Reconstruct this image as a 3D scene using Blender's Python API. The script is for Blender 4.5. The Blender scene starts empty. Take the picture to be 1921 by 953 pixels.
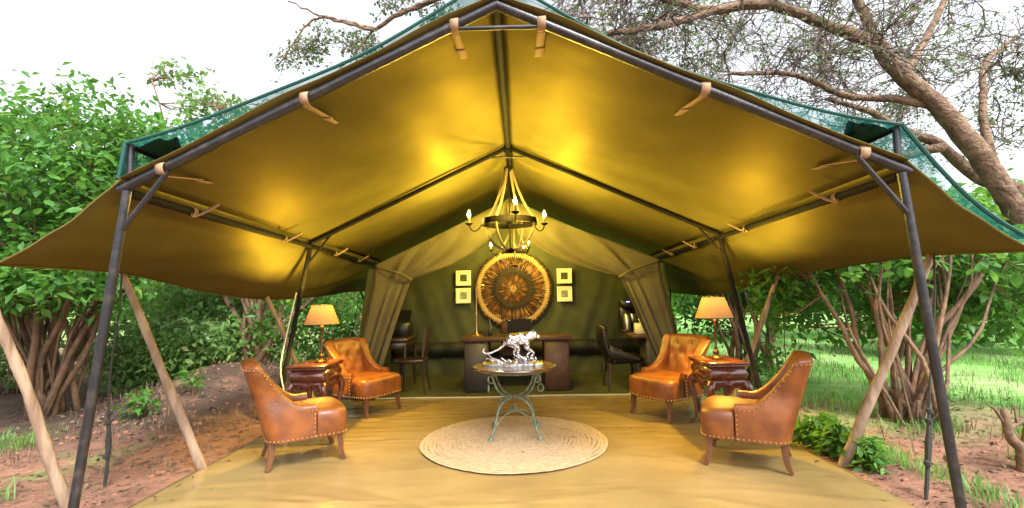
import bpy, bmesh, math, random
import numpy as np
from mathutils import Vector, Matrix, noise
random.seed(7)
rng = np.random.default_rng(7)
SC = bpy.context.scene
COL = SC.collection
PI = math.pi

# ------------------------------------------------------------------ camera
cam_d = bpy.data.cameras.new('camera'); cam = bpy.data.objects.new('camera', cam_d); COL.objects.link(cam)
cam_d.sensor_width = 36; cam_d.lens = 885 / 1921 * 36; cam_d.clip_start = 0.05; cam_d.clip_end = 900
pit, rol, yaw = math.radians(5.2), math.radians(1.2), math.radians(0.54)
f = Vector((-math.sin(yaw) * math.cos(pit), math.cos(yaw) * math.cos(pit), math.sin(pit)))
r = Vector((math.cos(yaw), math.sin(yaw), 0)); u = r.cross(f)
R_ = r * math.cos(rol) - u * math.sin(rol); U_ = r * math.sin(rol) + u * math.cos(rol)
m = Matrix((R_, U_, -f)).transposed().to_4x4(); m.translation = (0, 0, 1.35)
cam.matrix_world = m
SC.camera = cam

# ------------------------------------------------------------------ world, sun, exposure
SUN_EL, SUN_AZ = math.radians(52), math.radians(150)
w = bpy.data.worlds.new('World'); SC.world = w; w.use_nodes = True
wn = w.node_tree; wn.nodes.clear()
sky = wn.nodes.new('ShaderNodeTexSky'); sky.sky_type = 'NISHITA'; sky.sun_disc = False
sky.sun_elevation = SUN_EL; sky.sun_rotation = SUN_AZ
sky.air_density = 1.0; sky.dust_density = 4.0; sky.ozone_density = 0.6
hs = wn.nodes.new('ShaderNodeHueSaturation'); hs.inputs['Saturation'].default_value = 0.22
bg = wn.nodes.new('ShaderNodeBackground'); bg.inputs['Strength'].default_value = 0.15
wo = wn.nodes.new('ShaderNodeOutputWorld')
wn.links.new(sky.outputs[0], hs.inputs['Color']); wn.links.new(hs.outputs[0], bg.inputs['Color']); wn.links.new(bg.outputs[0], wo.inputs[0])
sd = bpy.data.lights.new('sun', 'SUN'); sun = bpy.data.objects.new('sun', sd); COL.objects.link(sun)
sd.energy = 1.5; sd.angle = math.radians(14); sd.color = (1, 0.96, 0.9)
sdir = Vector((math.sin(SUN_AZ) * math.cos(SUN_EL), math.cos(SUN_AZ) * math.cos(SUN_EL), math.sin(SUN_EL)))
sun.rotation_euler = sdir.to_track_quat('Z', 'Y').to_euler()
sun.location = sdir * 40
SC.view_settings.view_transform = 'Standard'; SC.view_settings.look = 'None'
SC.view_settings.exposure = 1.6; SC.view_settings.gamma = 1
SC.view_settings.use_curve_mapping = False
SC.cycles.max_bounces = 7; SC.cycles.diffuse_bounces = 4; SC.cycles.glossy_bounces = 3
SC.cycles.transparent_max_bounces = 12; SC.cycles.sample_clamp_indirect = 6
SC.cycles.caustics_reflective = False; SC.cycles.caustics_refractive = False
BULB = 19000.0; LAMPB = 2600.0

# ------------------------------------------------------------------ materials
def mat(name, col, rough=0.6, metal=0.0, col2=None, scale=8.0, bump=0.0, bscale=40.0, spec=0.5, transl=0.0,
        coat=0.0, island=0.0, detail=4.0, stretch=None, emit=None, bdist=0.01, tcol=None, fac=(0.35, 0.65), bdetail=5):
    m = bpy.data.materials.new(name); m.use_nodes = True
    nt = m.node_tree; b = nt.nodes['Principled BSDF']; out = nt.nodes['Material Output']; L = nt.links
    b.inputs['Base Color'].default_value = (*col, 1); b.inputs['Roughness'].default_value = rough
    b.inputs['Metallic'].default_value = metal; b.inputs['Specular IOR Level'].default_value = spec
    b.inputs['Coat Weight'].default_value = coat; b.inputs['Coat Roughness'].default_value = 0.15
    tc = nt.nodes.new('ShaderNodeTexCoord'); vec = tc.outputs['Object']
    if stretch:
        mp = nt.nodes.new('ShaderNodeMapping'); mp.inputs['Scale'].default_value = stretch
        L.new(vec, mp.inputs[0]); vec = mp.outputs[0]
    csock = None
    if col2 is not None:
        n = nt.nodes.new('ShaderNodeTexNoise'); n.inputs['Scale'].default_value = scale; n.inputs['Detail'].default_value = detail
        L.new(vec, n.inputs['Vector'])
        mr = nt.nodes.new('ShaderNodeMapRange'); mr.inputs[1].default_value = fac[0]; mr.inputs[2].default_value = fac[1]
        L.new(n.outputs['Fac'], mr.inputs[0])
        mx = nt.nodes.new('ShaderNodeMix'); mx.data_type = 'RGBA'
        mx.inputs[6].default_value = (*col, 1); mx.inputs[7].default_value = (*col2, 1)
        L.new(mr.outputs[0], mx.inputs[0])
        if island:
            g = nt.nodes.new('ShaderNodeNewGeometry')
            L.new(g.outputs['Random Per Island'], mx.inputs[0])
        csock = mx.outputs[2]
        L.new(csock, b.inputs['Base Color'])
    if bump:
        n2 = nt.nodes.new('ShaderNodeTexNoise'); n2.inputs['Scale'].default_value = bscale; n2.inputs['Detail'].default_value = bdetail
        L.new(vec, n2.inputs['Vector'])
        bp = nt.nodes.new('ShaderNodeBump'); bp.inputs['Strength'].default_value = bump; bp.inputs['Distance'].default_value = bdist
        L.new(n2.outputs['Fac'], bp.inputs['Height']); L.new(bp.outputs[0], b.inputs['Normal'])
    if emit:
        b.inputs['Emission Color'].default_value = (*emit[:3], 1); b.inputs['Emission Strength'].default_value = emit[3]
    if transl:
        t = nt.nodes.new('ShaderNodeBsdfTranslucent'); t.inputs[0].default_value = (*(tcol or col), 1)
        if csock and not tcol: L.new(csock, t.inputs[0])
        ms = nt.nodes.new('ShaderNodeMixShader'); ms.inputs[0].default_value = transl
        L.new(b.outputs[0], ms.inputs[1]); L.new(t.outputs[0], ms.inputs[2]); L.new(ms.outputs[0], out.inputs[0])
    return m

M = {}
M['canvas'] = mat('roof_canvas', (0.124, 0.107, 0.036), 0.5, col2=(0.103, 0.089, 0.029), scale=3, bump=0.3, bscale=7, bdist=0.03, transl=0.085, tcol=(0.34, 0.23, 0.07), spec=0.0, bdetail=11)
def wax(m, fac, rough, col):
    # waxed cloth: a constant, rough, cloth-coloured sheen under the principled base
    nt = m.node_tree; out = nt.nodes['Material Output']; src = out.inputs[0].links[0].from_socket
    gl = nt.nodes.new('ShaderNodeBsdfGlossy'); gl.inputs['Color'].default_value = (*col, 1); gl.inputs['Roughness'].default_value = rough
    ms = nt.nodes.new('ShaderNodeMixShader'); ms.inputs[0].default_value = fac
    nt.links.new(src, ms.inputs[1]); nt.links.new(gl.outputs[0], ms.inputs[2]); nt.links.new(ms.outputs[0], out.inputs[0])
wax(M['canvas'], .05, .52, (1, .8, .25))
M['tent'] = mat('tent_canvas', (0.115, 0.10, 0.052), 0.75, col2=(0.092, 0.081, 0.041), scale=4, bump=0.2, bscale=9, bdist=0.03, spec=0.3)
M['tent_in'] = mat('inner_canvas', (0.085, 0.094, 0.055), 0.8, col2=(0.068, 0.077, 0.044), scale=4, bump=0.3, bscale=6, bdist=0.03, spec=0.25)
M['webbing'] = mat('webbing', (0.36, 0.235, 0.14), 0.8, bump=0.3, bscale=150)
M['steel'] = mat('painted_pole', (0.012, 0.013, 0.017), 0.34, col2=(0.045, 0.038, 0.036), scale=13, detail=10, fac=(.5, .7), bump=0.2, bscale=60, spec=0.6)
M['steel_dark'] = mat('dark_pole', (0.008, 0.008, 0.009), 0.75, spec=.15, col2=(0.014, 0.012, 0.011), scale=14, bump=0.15, bscale=60)
M['wood_pole'] = mat('stripped_pole', (0.36, 0.255, 0.175), 0.8, col2=(0.22, 0.145, 0.095), scale=11, stretch=(1, 1, 0.22), bump=1.0, bscale=28, bdist=0.02, bdetail=8, detail=8, fac=(.42, .6))
M['bark'] = mat('bush_bark', (0.22, 0.13, 0.075), 0.85, col2=(0.11, 0.07, 0.045), scale=9, bump=0.8, bscale=22, bdist=0.02)
M['acacia'] = mat('acacia_bark', (0.27, 0.18, 0.118), 0.9, spec=.2, col2=(0.125, 0.085, 0.06), scale=9, detail=9, bump=1.0, bscale=19, bdist=0.05, bdetail=9)
M['twig'] = mat('twig_bark', (0.10, 0.065, 0.055), 0.85, col2=(0.16, 0.11, 0.10), scale=3)
M['rope'] = mat('black_rope', (0.03, 0.03, 0.026), 0.9, bump=0.5, bscale=90)
def leafm(n, a, b, tc):
    m = mat(n, a, 0.42, col2=b, island=1, transl=0.42, tcol=tc, spec=0.45)
    # leaves differ: fresh and old sprays, a few yellowed blades
    nt = m.node_tree; L = nt.links; b_ = nt.nodes['Principled BSDF']; t_ = [q for q in nt.nodes if q.type == 'BSDF_TRANSLUCENT'][0]
    tcn = nt.nodes.new('ShaderNodeTexCoord'); no = nt.nodes.new('ShaderNodeTexNoise'); no.inputs['Scale'].default_value = 2.2
    L.new(tcn.outputs['Object'], no.inputs['Vector'])
    mr = nt.nodes.new('ShaderNodeMapRange'); mr.inputs[1].default_value = .3; mr.inputs[2].default_value = .7; mr.inputs[3].default_value = .62; mr.inputs[4].default_value = 1.2
    L.new(no.outputs['Fac'], mr.inputs[0])
    g = nt.nodes.new('ShaderNodeNewGeometry'); mh = nt.nodes.new('ShaderNodeMapRange'); mh.inputs[1].default_value = .9; mh.inputs[2].default_value = 1; mh.inputs[3].default_value = .5; mh.inputs[4].default_value = .44
    L.new(g.outputs['Random Per Island'], mh.inputs[0])
    src = b_.inputs['Base Color'].links[0].from_socket
    for tgt, s_ in ((b_.inputs['Base Color'], src), (t_.inputs[0], None)):
        h = nt.nodes.new('ShaderNodeHueSaturation'); L.new(mr.outputs[0], h.inputs['Value']); L.new(mh.outputs[0], h.inputs['Hue'])
        if s_ is not None: L.new(s_, h.inputs['Color'])
        else: h.inputs['Color'].default_value = (*tc, 1)
        L.new(h.outputs[0], tgt)
    return m
M['leaf_big'] = leafm('broad_leaf', (0.05, 0.17, 0.035), (0.11, 0.29, 0.05), (0.2, 0.45, 0.07))
M['leaf_mid'] = leafm('bush_leaf', (0.05, 0.17, 0.03), (0.12, 0.3, 0.045), (0.22, 0.48, 0.06))
M['leaf_dark'] = leafm('shade_leaf', (0.035, 0.13, 0.035), (0.07, 0.2, 0.04), (0.13, 0.34, 0.06))
M['leaf_pale'] = leafm('pale_leaf', (0.1, 0.22, 0.06), (0.19, 0.33, 0.1), (0.28, 0.48, 0.12))
M['leaf_acacia'] = leafm('acacia_leaflet', (0.10, 0.15, 0.06), (0.17, 0.22, 0.10), (0.22, 0.3, 0.12))
M['grass'] = leafm('grass_blade', (0.10, 0.29, 0.05), (0.22, 0.42, 0.11), (0.24, 0.52, 0.10))
M['straw'] = mat('dry_litter', (0.22, 0.15, 0.09), 0.9, col2=(0.07, 0.045, 0.03), island=1)
M['leather'] = mat('tan_leather', (0.25, 0.076, 0.015), 0.43, col2=(0.135, 0.037, 0.008), scale=7, detail=7, bump=0.4, bscale=70, bdist=0.005, coat=0.06, bdetail=8, spec=0.55)
M['brass'] = mat('brass', (0.75, 0.52, 0.22), 0.3, 1.0)
M['legwood'] = mat('chair_leg_wood', (0.16, 0.055, 0.022), 0.35, col2=(0.09, 0.03, 0.012), scale=12, stretch=(1, 1, .2), coat=.3)
M['mahogany'] = mat('mahogany', (0.14, 0.032, 0.014), 0.22, col2=(0.07, 0.016, 0.009), scale=10, stretch=(3, .5, 3), coat=.7, bump=.05, bscale=30)
M['verdigris'] = mat('verdigris_iron', (0.2, 0.24, 0.16), 0.55, col2=(0.09, 0.11, 0.075), scale=18, bump=.4, bscale=50, metal=.2)
M['walnut'] = mat('walnut_top', (0.13, 0.055, 0.025), 0.18, col2=(0.07, 0.028, 0.014), scale=8, stretch=(.6, 5, 1), coat=.8)
M['chrome'] = mat('polished_silver', (0.74, 0.74, 0.77), 0.07, 1.0, bump=.5, bscale=42, bdist=.012, bdetail=2)
M['jute'] = mat('jute', (0.42, 0.305, 0.185), 0.9, col2=(0.33, 0.23, 0.13), scale=26, bump=.8, bscale=120, bdist=.006, spec=.2)
M['jute_dark'] = mat('jute_stain', (0.3, 0.14, 0.08), 0.9, bump=.8, bscale=120, spec=.2)
M['iron'] = mat('black_iron', (0.011, 0.009, 0.008), 0.8, 0.0, spec=.05, bump=.2, bscale=40)
M['cream_rope'] = mat('cream_rope', (0.17, 0.125, 0.075), 0.85, bump=.7, bscale=60, bdist=.006)
M['candle'] = mat('candle_sleeve', (0.5, 0.36, 0.16), 0.5)
M['bulb'] = mat('lit_flame_bulb', (1, .85, .5), 0.3, emit=(1, 0.72, 0.10, BULB))
M['bulb_glass'] = mat('frosted_bulb_glass', (1, .8, .4), 0.2, emit=(1, .46, .02, 2.2))
_nt = M['bulb_glass'].node_tree; _t = _nt.nodes.new('ShaderNodeBsdfTransparent'); _m = _nt.nodes.new('ShaderNodeMixShader'); _m.inputs[0].default_value = .5
_nt.links.new(_t.outputs[0], _m.inputs[1]); _nt.links.new(_nt.nodes['Principled BSDF'].outputs[0], _m.inputs[2]); _nt.links.new(_m.outputs[0], _nt.nodes['Material Output'].inputs[0])
M['lampbulb'] = mat('lit_lamp_bulb', (1, .85, .5), 0.3, emit=(1, 0.70, 0.10, LAMPB))
M['shade'] = mat('lamp_shade_cloth', (0.5, 0.3, 0.12), 0.8, bump=.2, bscale=150, transl=.014, tcol=(0.32, 0.15, 0.12))
M['black_trim'] = mat('black_trim', (0.015, 0.015, 0.015), 0.5)
M['lampmetal'] = mat('bronze', (0.13, 0.07, 0.04), 0.32, 0.8)
M['cowcream'] = mat('cream_hide', (0.44, 0.32, 0.18), 0.75, col2=(0.36, 0.23, 0.11), island=1)
M['cowtan'] = mat('tan_hide', (0.14, 0.064, 0.027), 0.7, col2=(0.28, 0.155, 0.075), island=1)
M['cowbrown'] = mat('brown_hide', (0.06, 0.022, 0.009), 0.65, col2=(0.14, 0.05, 0.018), island=1)
M['cowblack'] = mat('black_hide', (0.010, 0.006, 0.004), 0.7, col2=(0.025, 0.012, 0.007), island=1)
M['white_frame'] = mat('white_frame', (0.8, 0.78, 0.74), 0.45)
M['mount'] = mat('picture_mount', (0.82, 0.8, 0.75), 0.8)
M['print_dark'] = mat('dark_print', (0.02, 0.022, 0.02), 0.5, col2=(0.09, 0.1, 0.06), scale=25)
M['print_grey'] = mat('grey_print', (0.12, 0.13, 0.12), 0.5, col2=(0.35, 0.36, 0.34), scale=18, stretch=(1, 1, 3))
M['deskleather'] = mat('brown_desk_leather', (0.085, 0.04, 0.026), 0.5, col2=(0.06, 0.028, 0.018), scale=10, bump=.4, bscale=90, bdist=.004)
M['deskgrey'] = mat('charcoal_desk_leather', (0.05, 0.04, 0.036), 0.5, col2=(0.035, 0.03, 0.028), scale=10, bump=.4, bscale=90, bdist=.004)
M['orange_leather'] = mat('orange_blotter', (0.55, 0.2, 0.05), 0.5)
M['black_plastic'] = mat('black_plastic', (0.012, 0.012, 0.013), 0.35)
M['black_leather'] = mat('black_leather', (0.012, 0.010, 0.010), 0.35, bump=.2, bscale=80)
M['darkwood'] = mat('dark_wood', (0.035, 0.018, 0.011), 0.35, coat=.3)
M['white_box'] = mat('white_card', (0.75, 0.72, 0.62), 0.6)
M['silver'] = mat('brushed_silver', (0.7, 0.68, 0.62), 0.3, 1.0)
M['blue_led'] = mat('blue_indicator', (0.05, 0.05, 0.4), 0.3, emit=(0.25, 0.3, 1, 4))
M['white_cable'] = mat('white_cable', (0.8, 0.8, 0.78), 0.5)
M['band'] = mat('black_wall_band', (0.01, 0.01, 0.009), 0.6)
M['carpet'] = mat('green_tent_floor', (0.085, 0.085, 0.03), 0.7, col2=(0.06, 0.06, 0.022), scale=6, bump=.3, bscale=30)
M['edge_tape'] = mat('pale_edge_tape', (0.45, 0.42, 0.3), 0.7)

def floor_mat():
    m = mat('tan_groundsheet', (0.30, 0.205, 0.082), 0.2, col2=(0.24, 0.16, 0.06), scale=1.4, spec=.5, detail=7)
    nt = m.node_tree; L = nt.links; b = nt.nodes['Principled BSDF']
    tc = nt.nodes.new('ShaderNodeTexCoord'); mp = nt.nodes.new('ShaderNodeMapping'); mp.inputs['Scale'].default_value = (0.6, 1.5, 1)
    mp.inputs['Rotation'].default_value = (0, 0, 0.12)
    L.new(tc.outputs['Object'], mp.inputs[0])
    n = nt.nodes.new('ShaderNodeTexNoise'); n.inputs['Scale'].default_value = 1.7; n.inputs['Detail'].default_value = 2; n.inputs['Distortion'].default_value = .5
    L.new(mp.outputs[0], n.inputs['Vector'])
    n2 = nt.nodes.new('ShaderNodeTexNoise'); n2.inputs['Scale'].default_value = 9; n2.inputs['Detail'].default_value = 2
    L.new(mp.outputs[0], n2.inputs['Vector'])
    ad = nt.nodes.new('ShaderNodeMath'); ad.operation = 'MULTIPLY_ADD'; ad.inputs[1].default_value = .10
    L.new(n2.outputs['Fac'], ad.inputs[0]); L.new(n.outputs['Fac'], ad.inputs[2])
    bp = nt.nodes.new('ShaderNodeBump'); bp.inputs['Strength'].default_value = .45; bp.inputs['Distance'].default_value = .05
    L.new(ad.outputs[0], bp.inputs['Height']); L.new(bp.outputs[0], b.inputs['Normal'])
    return m
M['floor'] = floor_mat()

def net_mat():
    m = mat('green_shade_net', (0.005, 0.065, 0.057), 0.7, transl=.4, tcol=(0.009, 0.17, 0.15))
    nt = m.node_tree; L = nt.links; out = nt.nodes['Material Output']
    src = out.inputs[0].links[0].from_socket
    tr = nt.nodes.new('ShaderNodeBsdfTransparent'); ms = nt.nodes.new('ShaderNodeMixShader')
    tc = nt.nodes.new('ShaderNodeTexCoord'); n = nt.nodes.new('ShaderNodeTexNoise'); n.inputs['Scale'].default_value = 7
    L.new(tc.outputs['Object'], n.inputs['Vector'])
    mr = nt.nodes.new('ShaderNodeMapRange'); mr.inputs[1].default_value = .3; mr.inputs[2].default_value = .7; mr.inputs[3].default_value = .4; mr.inputs[4].default_value = .78
    L.new(n.outputs['Fac'], mr.inputs[0]); L.new(mr.outputs[0], ms.inputs[0])
    L.new(tr.outputs[0], ms.inputs[1]); L.new(src, ms.inputs[2]); L.new(ms.outputs[0], out.inputs[0])
    return m
M['net'] = net_mat()
M['net_hem'] = mat('net_hem', (0.008, 0.07, 0.06), 0.8)

def ground_mat():
    m = bpy.data.materials.new('soil_and_grass'); m.use_nodes = True
    nt = m.node_tree; L = nt.links; b = nt.nodes['Principled BSDF']; b.inputs['Roughness'].default_value = .95; b.inputs['Specular IOR Level'].default_value = .15
    tc = nt.nodes.new('ShaderNodeTexCoord'); v = tc.outputs['Object']
    def nz(s, d=5):
        n = nt.nodes.new('ShaderNodeTexNoise'); n.inputs['Scale'].default_value = s; n.inputs['Detail'].default_value = d
        L.new(v, n.inputs['Vector']); return n.outputs['Fac']
    def mixc(a, bb, fac):
        mx = nt.nodes.new('ShaderNodeMix'); mx.data_type = 'RGBA'
        for i, s in ((6, a), (7, bb)):
            if isinstance(s, tuple): mx.inputs[i].default_value = (*s, 1)
            else: L.new(s, mx.inputs[i])
        L.new(fac, mx.inputs[0]); return mx.outputs[2]
    def rmp(s, a, bb, c=0., d=1.):
        mr = nt.nodes.new('ShaderNodeMapRange'); mr.inputs[1].default_value = a; mr.inputs[2].default_value = bb; mr.inputs[3].default_value = c; mr.inputs[4].default_value = d
        L.new(s, mr.inputs[0]); return mr.outputs[0]
    def mth(op, a, bb):
        n = nt.nodes.new('ShaderNodeMath'); n.operation = op
        for i, s in ((0, a), (1, bb)):
            if isinstance(s, (int, float)): n.inputs[i].default_value = s
            else: L.new(s, n.inputs[i])
        return n.outputs[0]
    soil = mixc((0.27, 0.138, 0.092), (0.165, 0.09, 0.064), rmp(nz(2.5), .35, .65))
    soil = mixc(soil, (0.085, 0.055, 0.04), rmp(nz(9), .52, .68))
    grass = mixc((0.14, 0.32, 0.07), (0.27, 0.41, 0.15), rmp(nz(.8), .35, .65))
    grass = mixc(grass, (0.12, 0.24, 0.05), rmp(nz(5), .5, .75)); grass = mixc(grass, (0.27, 0.24, 0.12), rmp(nz(1.6), .6, .72, 0, .7))
    sx = nt.nodes.new('ShaderNodeSeparateXYZ'); L.new(v, sx.inputs[0]); X, Y = sx.outputs[0], sx.outputs[1]
    wob = rmp(nz(.9), .2, .8, -1.1, 1.1)
    # grass takes over away from the trodden earth round the tent
    right = rmp(mth('ADD', mth('ADD', mth('MULTIPLY', X, .35), mth('MULTIPLY', Y, .75)), wob), 4.9, 6.6)
    right = mth('MULTIPLY', right, rmp(X, -1., 1.5))
    left = rmp(mth('ADD', Y, wob), 8.8, 10.8)
    left = mth('MULTIPLY', left, rmp(X, -3.8, -2.6))
    far = rmp(mth('ADD', Y, mth('MULTIPLY', wob, 3)), 12, 19)
    g = mth('MAXIMUM', mth('MAXIMUM', right, left), mth('MULTIPLY', far, rmp(nz(.25), .4, .55)))
    lo = mth('MULTIPLY', rmp(nz(1.7), .55, .66), rmp(mth('MULTIPLY', X, -1), 3.2, 4.2, 0, .6))
    g = mth('MAXIMUM', g, lo)
    L.new(mixc(soil, grass, g), b.inputs['Base Color'])
    # the dug bank to the left is darker earth
    berm = mth('MULTIPLY', rmp(mth('ADD', mth('MULTIPLY', X, -1), mth('MULTIPLY', wob, .25)), 2.9, 3.5), mth('MULTIPLY', rmp(mth('ADD', Y, mth('MULTIPLY', wob, .35)), 4.3, 5.2), rmp(Y, 9.4, 8.2)))
    base = b.inputs['Base Color'].links[0].from_socket
    L.new(mixc(base, (0.07, 0.047, 0.037), mth('MULTIPLY', berm, rmp(nz(3), .3, .5, .5, 1.))), b.inputs['Base Color'])
    bp = nt.nodes.new('ShaderNodeBump'); bp.inputs['Strength'].default_value = 1; bp.inputs['Distance'].default_value = .06
    L.new(mth('ADD', nz(6, 8), mth('MULTIPLY', nz(30, 4), .3)), bp.inputs['Height']); L.new(bp.outputs[0], b.inputs['Normal'])
    return m
M['ground'] = ground_mat()

# ------------------------------------------------------------------ mesh helpers
def wloc(o):
    v = Vector((0, 0, 0))
    while o is not None: v = v + o.location; o = o.parent
    return v
def tag(o, label=None, cat=None, group=None, kind=None):
    if label: o['label'] = label
    if cat: o['category'] = cat
    if group: o['group'] = group
    if kind: o['kind'] = kind
    return o
def empty(name, loc, label, cat, rz=0, group=None):
    o = bpy.data.objects.new(name, None); o.empty_display_size = .1
    o.location = loc; o.rotation_euler = (0, 0, rz); COL.objects.link(o)
    return tag(o, label, cat, group)
def copy_tree(o, parent=None):
    c = o.copy(); COL.objects.link(c)
    if parent: c.parent = parent
    for ch in o.children: copy_tree(ch, c)
    return c
def crom(pts, n=6):
    """smooth curve through points"""
    P = [np.array(p, float) for p in pts]
    if len(P) < 3: return [P[0] + (P[-1] - P[0]) * t for t in np.linspace(0, 1, n + 1)]
    P = [2 * P[0] - P[1]] + P + [2 * P[-1] - P[-2]]
    out = []
    for i in range(1, len(P) - 2):
        for k in range(n):
            t = k / n
            a, b, c, d = P[i - 1], P[i], P[i + 1], P[i + 2]
            out.append(.5 * (2 * b + (c - a) * t + (2 * a - 5 * b + 4 * c - d) * t * t + (3 * b - a - 3 * c + d) * t ** 3))
    out.append(P[-2]); return out

class MB:
    def __init__(s): s.v = []; s.f = []; s.m = []; s.mi = 0
    def add(s, vs, fs):
        b = len(s.v); s.v += [tuple(map(float, p)) for p in vs]
        s.f += [tuple(i + b for i in q) for q in fs]; s.m += [s.mi] * len(fs); return s
    def box(s, c, d, bev=0.0):
        x, y, z = c; a, b, h = d[0] / 2, d[1] / 2, d[2] / 2
        if not bev:
            vs = [(x + i * a, y + j * b, z + k * h) for k in (-1, 1) for j in (-1, 1) for i in (-1, 1)]
            return s.add(vs, [(0, 2, 3, 1), (4, 5, 7, 6), (0, 1, 5, 4), (2, 6, 7, 3), (0, 4, 6, 2), (1, 3, 7, 5)])
        e = bev; rings = []
        for zz, k in ((-h, e), (-h + e, 0), (h - e, 0), (h, e)):
            A, B = a - k, b - k
            rings.append([(x + p, y + q, z + zz) for p, q in ((-A + e, -B), (A - e, -B), (A, -B + e), (A, B - e), (A - e, B), (-A + e, B), (-A, B - e), (-A, -B + e))])
        return s.loft(rings, cap=True)
    def loft(s, rings, cap=False, closed=True):
        n = len(rings[0]); vs = [p for r in rings for p in r]; fs = []
        for i in range(len(rings) - 1):
            for j in range(n if closed else n - 1):
                k = (j + 1) % n; fs.append((i * n + j, i * n + k, (i + 1) * n + k, (i + 1) * n + j))
        if cap: fs += [tuple(range(n))[::-1], tuple((len(rings) - 1) * n + j for j in range(n))]
        return s.add(vs, fs)
    def tube(s, pts, rad, n=8, cap=True, ph=0.0):
        P = [np.array(p, float) for p in pts]; rs = rad if hasattr(rad, '__len__') else [rad] * len(P)
        up = np.array((0, 0, 1.)); rings = []; prev = None
        for i, p in enumerate(P):
            t = P[min(i + 1, len(P) - 1)] - P[max(i - 1, 0)]; t = t / (np.linalg.norm(t) + 1e-9)
            if prev is None:
                a = np.cross(t, up)
                if np.linalg.norm(a) < 1e-3: a = np.cross(t, (1., 0, 0))
            else: a = prev - t * prev.dot(t)
            a = a / (np.linalg.norm(a) + 1e-9); prev = a; b = np.cross(t, a)
            rings.append([p + rs[i] * (a * math.cos(ph + 2 * PI * k / n) + b * math.sin(ph + 2 * PI * k / n)) for k in range(n)])
        return s.loft(rings, cap)
    def lathe(s, prof, c=(0, 0, 0), n=20):
        rings = [[(c[0] + q * math.cos(2 * PI * k / n), c[1] + q * math.sin(2 * PI * k / n), c[2] + z) for k in range(n)] for q, z in prof]
        return s.loft(rings, True)
    def ball(s, c, r, n=8, sc=(1, 1, 1)):
        h = max(3, n // 2); prof = []
        rings = []
        for i in range(h + 1):
            a = -PI / 2 + PI * i / h; q = max(1e-4, math.cos(a))
            rings.append([(c[0] + r * sc[0] * q * math.cos(2 * PI * k / n), c[1] + r * sc[1] * q * math.sin(2 * PI * k / n), c[2] + r * sc[2] * math.sin(a)) for k in range(n)])
        return s.loft(rings)
    def grid(s, G):
        nu, nv = len(G), len(G[0]); vs = [p for row in G for p in row]
        return s.add(vs, [(i * nv + j, (i + 1) * nv + j, (i + 1) * nv + j + 1, i * nv + j + 1) for i in range(nu - 1) for j in range(nv - 1)])
    def build(s, name, mats, parent=None, smooth=True, world=False, solid=0.0, kind=None, loc=None):
        me = bpy.data.meshes.new(name)
        off = Vector((0, 0, 0))
        if world and parent is not None: off = wloc(parent)
        if loc is not None: off = Vector(loc)
        me.from_pydata([(p[0] - off[0], p[1] - off[1], p[2] - off[2]) for p in s.v], [], s.f)
        for mm in (mats if isinstance(mats, (list, tuple)) else [mats]): me.materials.append(M[mm])
        me.polygons.foreach_set('material_index', s.m)
        if smooth: me.polygons.foreach_set('use_smooth', [True] * len(s.f))
        bm = bmesh.new(); bm.from_mesh(me); bmesh.ops.recalc_face_normals(bm, faces=bm.faces); bm.to_mesh(me); bm.free()
        if smooth is True: me.set_sharp_from_angle(angle=math.radians(50))
        o = bpy.data.objects.new(name, me); COL.objects.link(o)
        if parent is not None: o.parent = parent
        if loc is not None: o.location = loc
        if solid:
            md = o.modifiers.new('thickness', 'SOLIDIFY'); md.thickness = solid; md.offset = 0
        if kind: o['kind'] = kind
        return o

def np_obj(name, V, F, material, parent=None, smooth=False, kind=None, off=(0, 0, 0)):
    V = np.asarray(V, np.float32) - np.asarray(off, np.float32); F = np.asarray(F, np.int32); k = F.shape[1]
    me = bpy.data.meshes.new(name); me.vertices.add(len(V)); me.vertices.foreach_set('co', V.ravel())
    me.loops.add(F.size); me.loops.foreach_set('vertex_index', F.ravel())
    me.polygons.add(len(F)); me.polygons.foreach_set('loop_start', np.arange(0, F.size, k, dtype=np.int32))
    me.update(calc_edges=True); me.materials.append(M[material])
    if smooth: me.polygons.foreach_set('use_smooth', [True] * len(F))
    o = bpy.data.objects.new(name, me); COL.objects.link(o)
    if parent is not None: o.parent = parent
    if kind: o['kind'] = kind
    return o

def leaves_np(P, size, droop=0.35, wid=0.42, jit=0.35, fold=0.22):
    """leaf blades: two folded quads each, at points P"""
    n = len(P); az = rng.uniform(0, 2 * PI, n); el = rng.normal(-droop, .5, n)
    d = np.stack([np.cos(az) * np.cos(el), np.sin(az) * np.cos(el), np.sin(el)], 1)
    up = np.tile(np.array([[0, 0, 1.]]), (n, 1)) + rng.normal(0, .45, (n, 3))
    sd = np.cross(d, up); sd /= np.linalg.norm(sd, axis=1)[:, None] + 1e-9
    nr = np.cross(sd, d)
    L = (size * np.exp(np.clip(rng.normal(0, .32, n), -.7, .35)))[:, None]
    base = P; mid = P + d * L * .5 - nr * L * fold * .4; tip = P + d * L - nr * L * .12
    lf = P + d * L * .45 - sd * L * wid * .62 + nr * L * fold * .25; rt = P + d * L * .45 + sd * L * wid * .62 + nr * L * fold * .25
    V = np.stack([base, lf, tip, mid, rt], 1).reshape(-1, 3)
    i = np.arange(n)[:, None] * 5
    F = np.concatenate([i + np.array([[0, 1, 2, 3]]), i + np.array([[0, 3, 2, 4]])])
    return V, F

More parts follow.
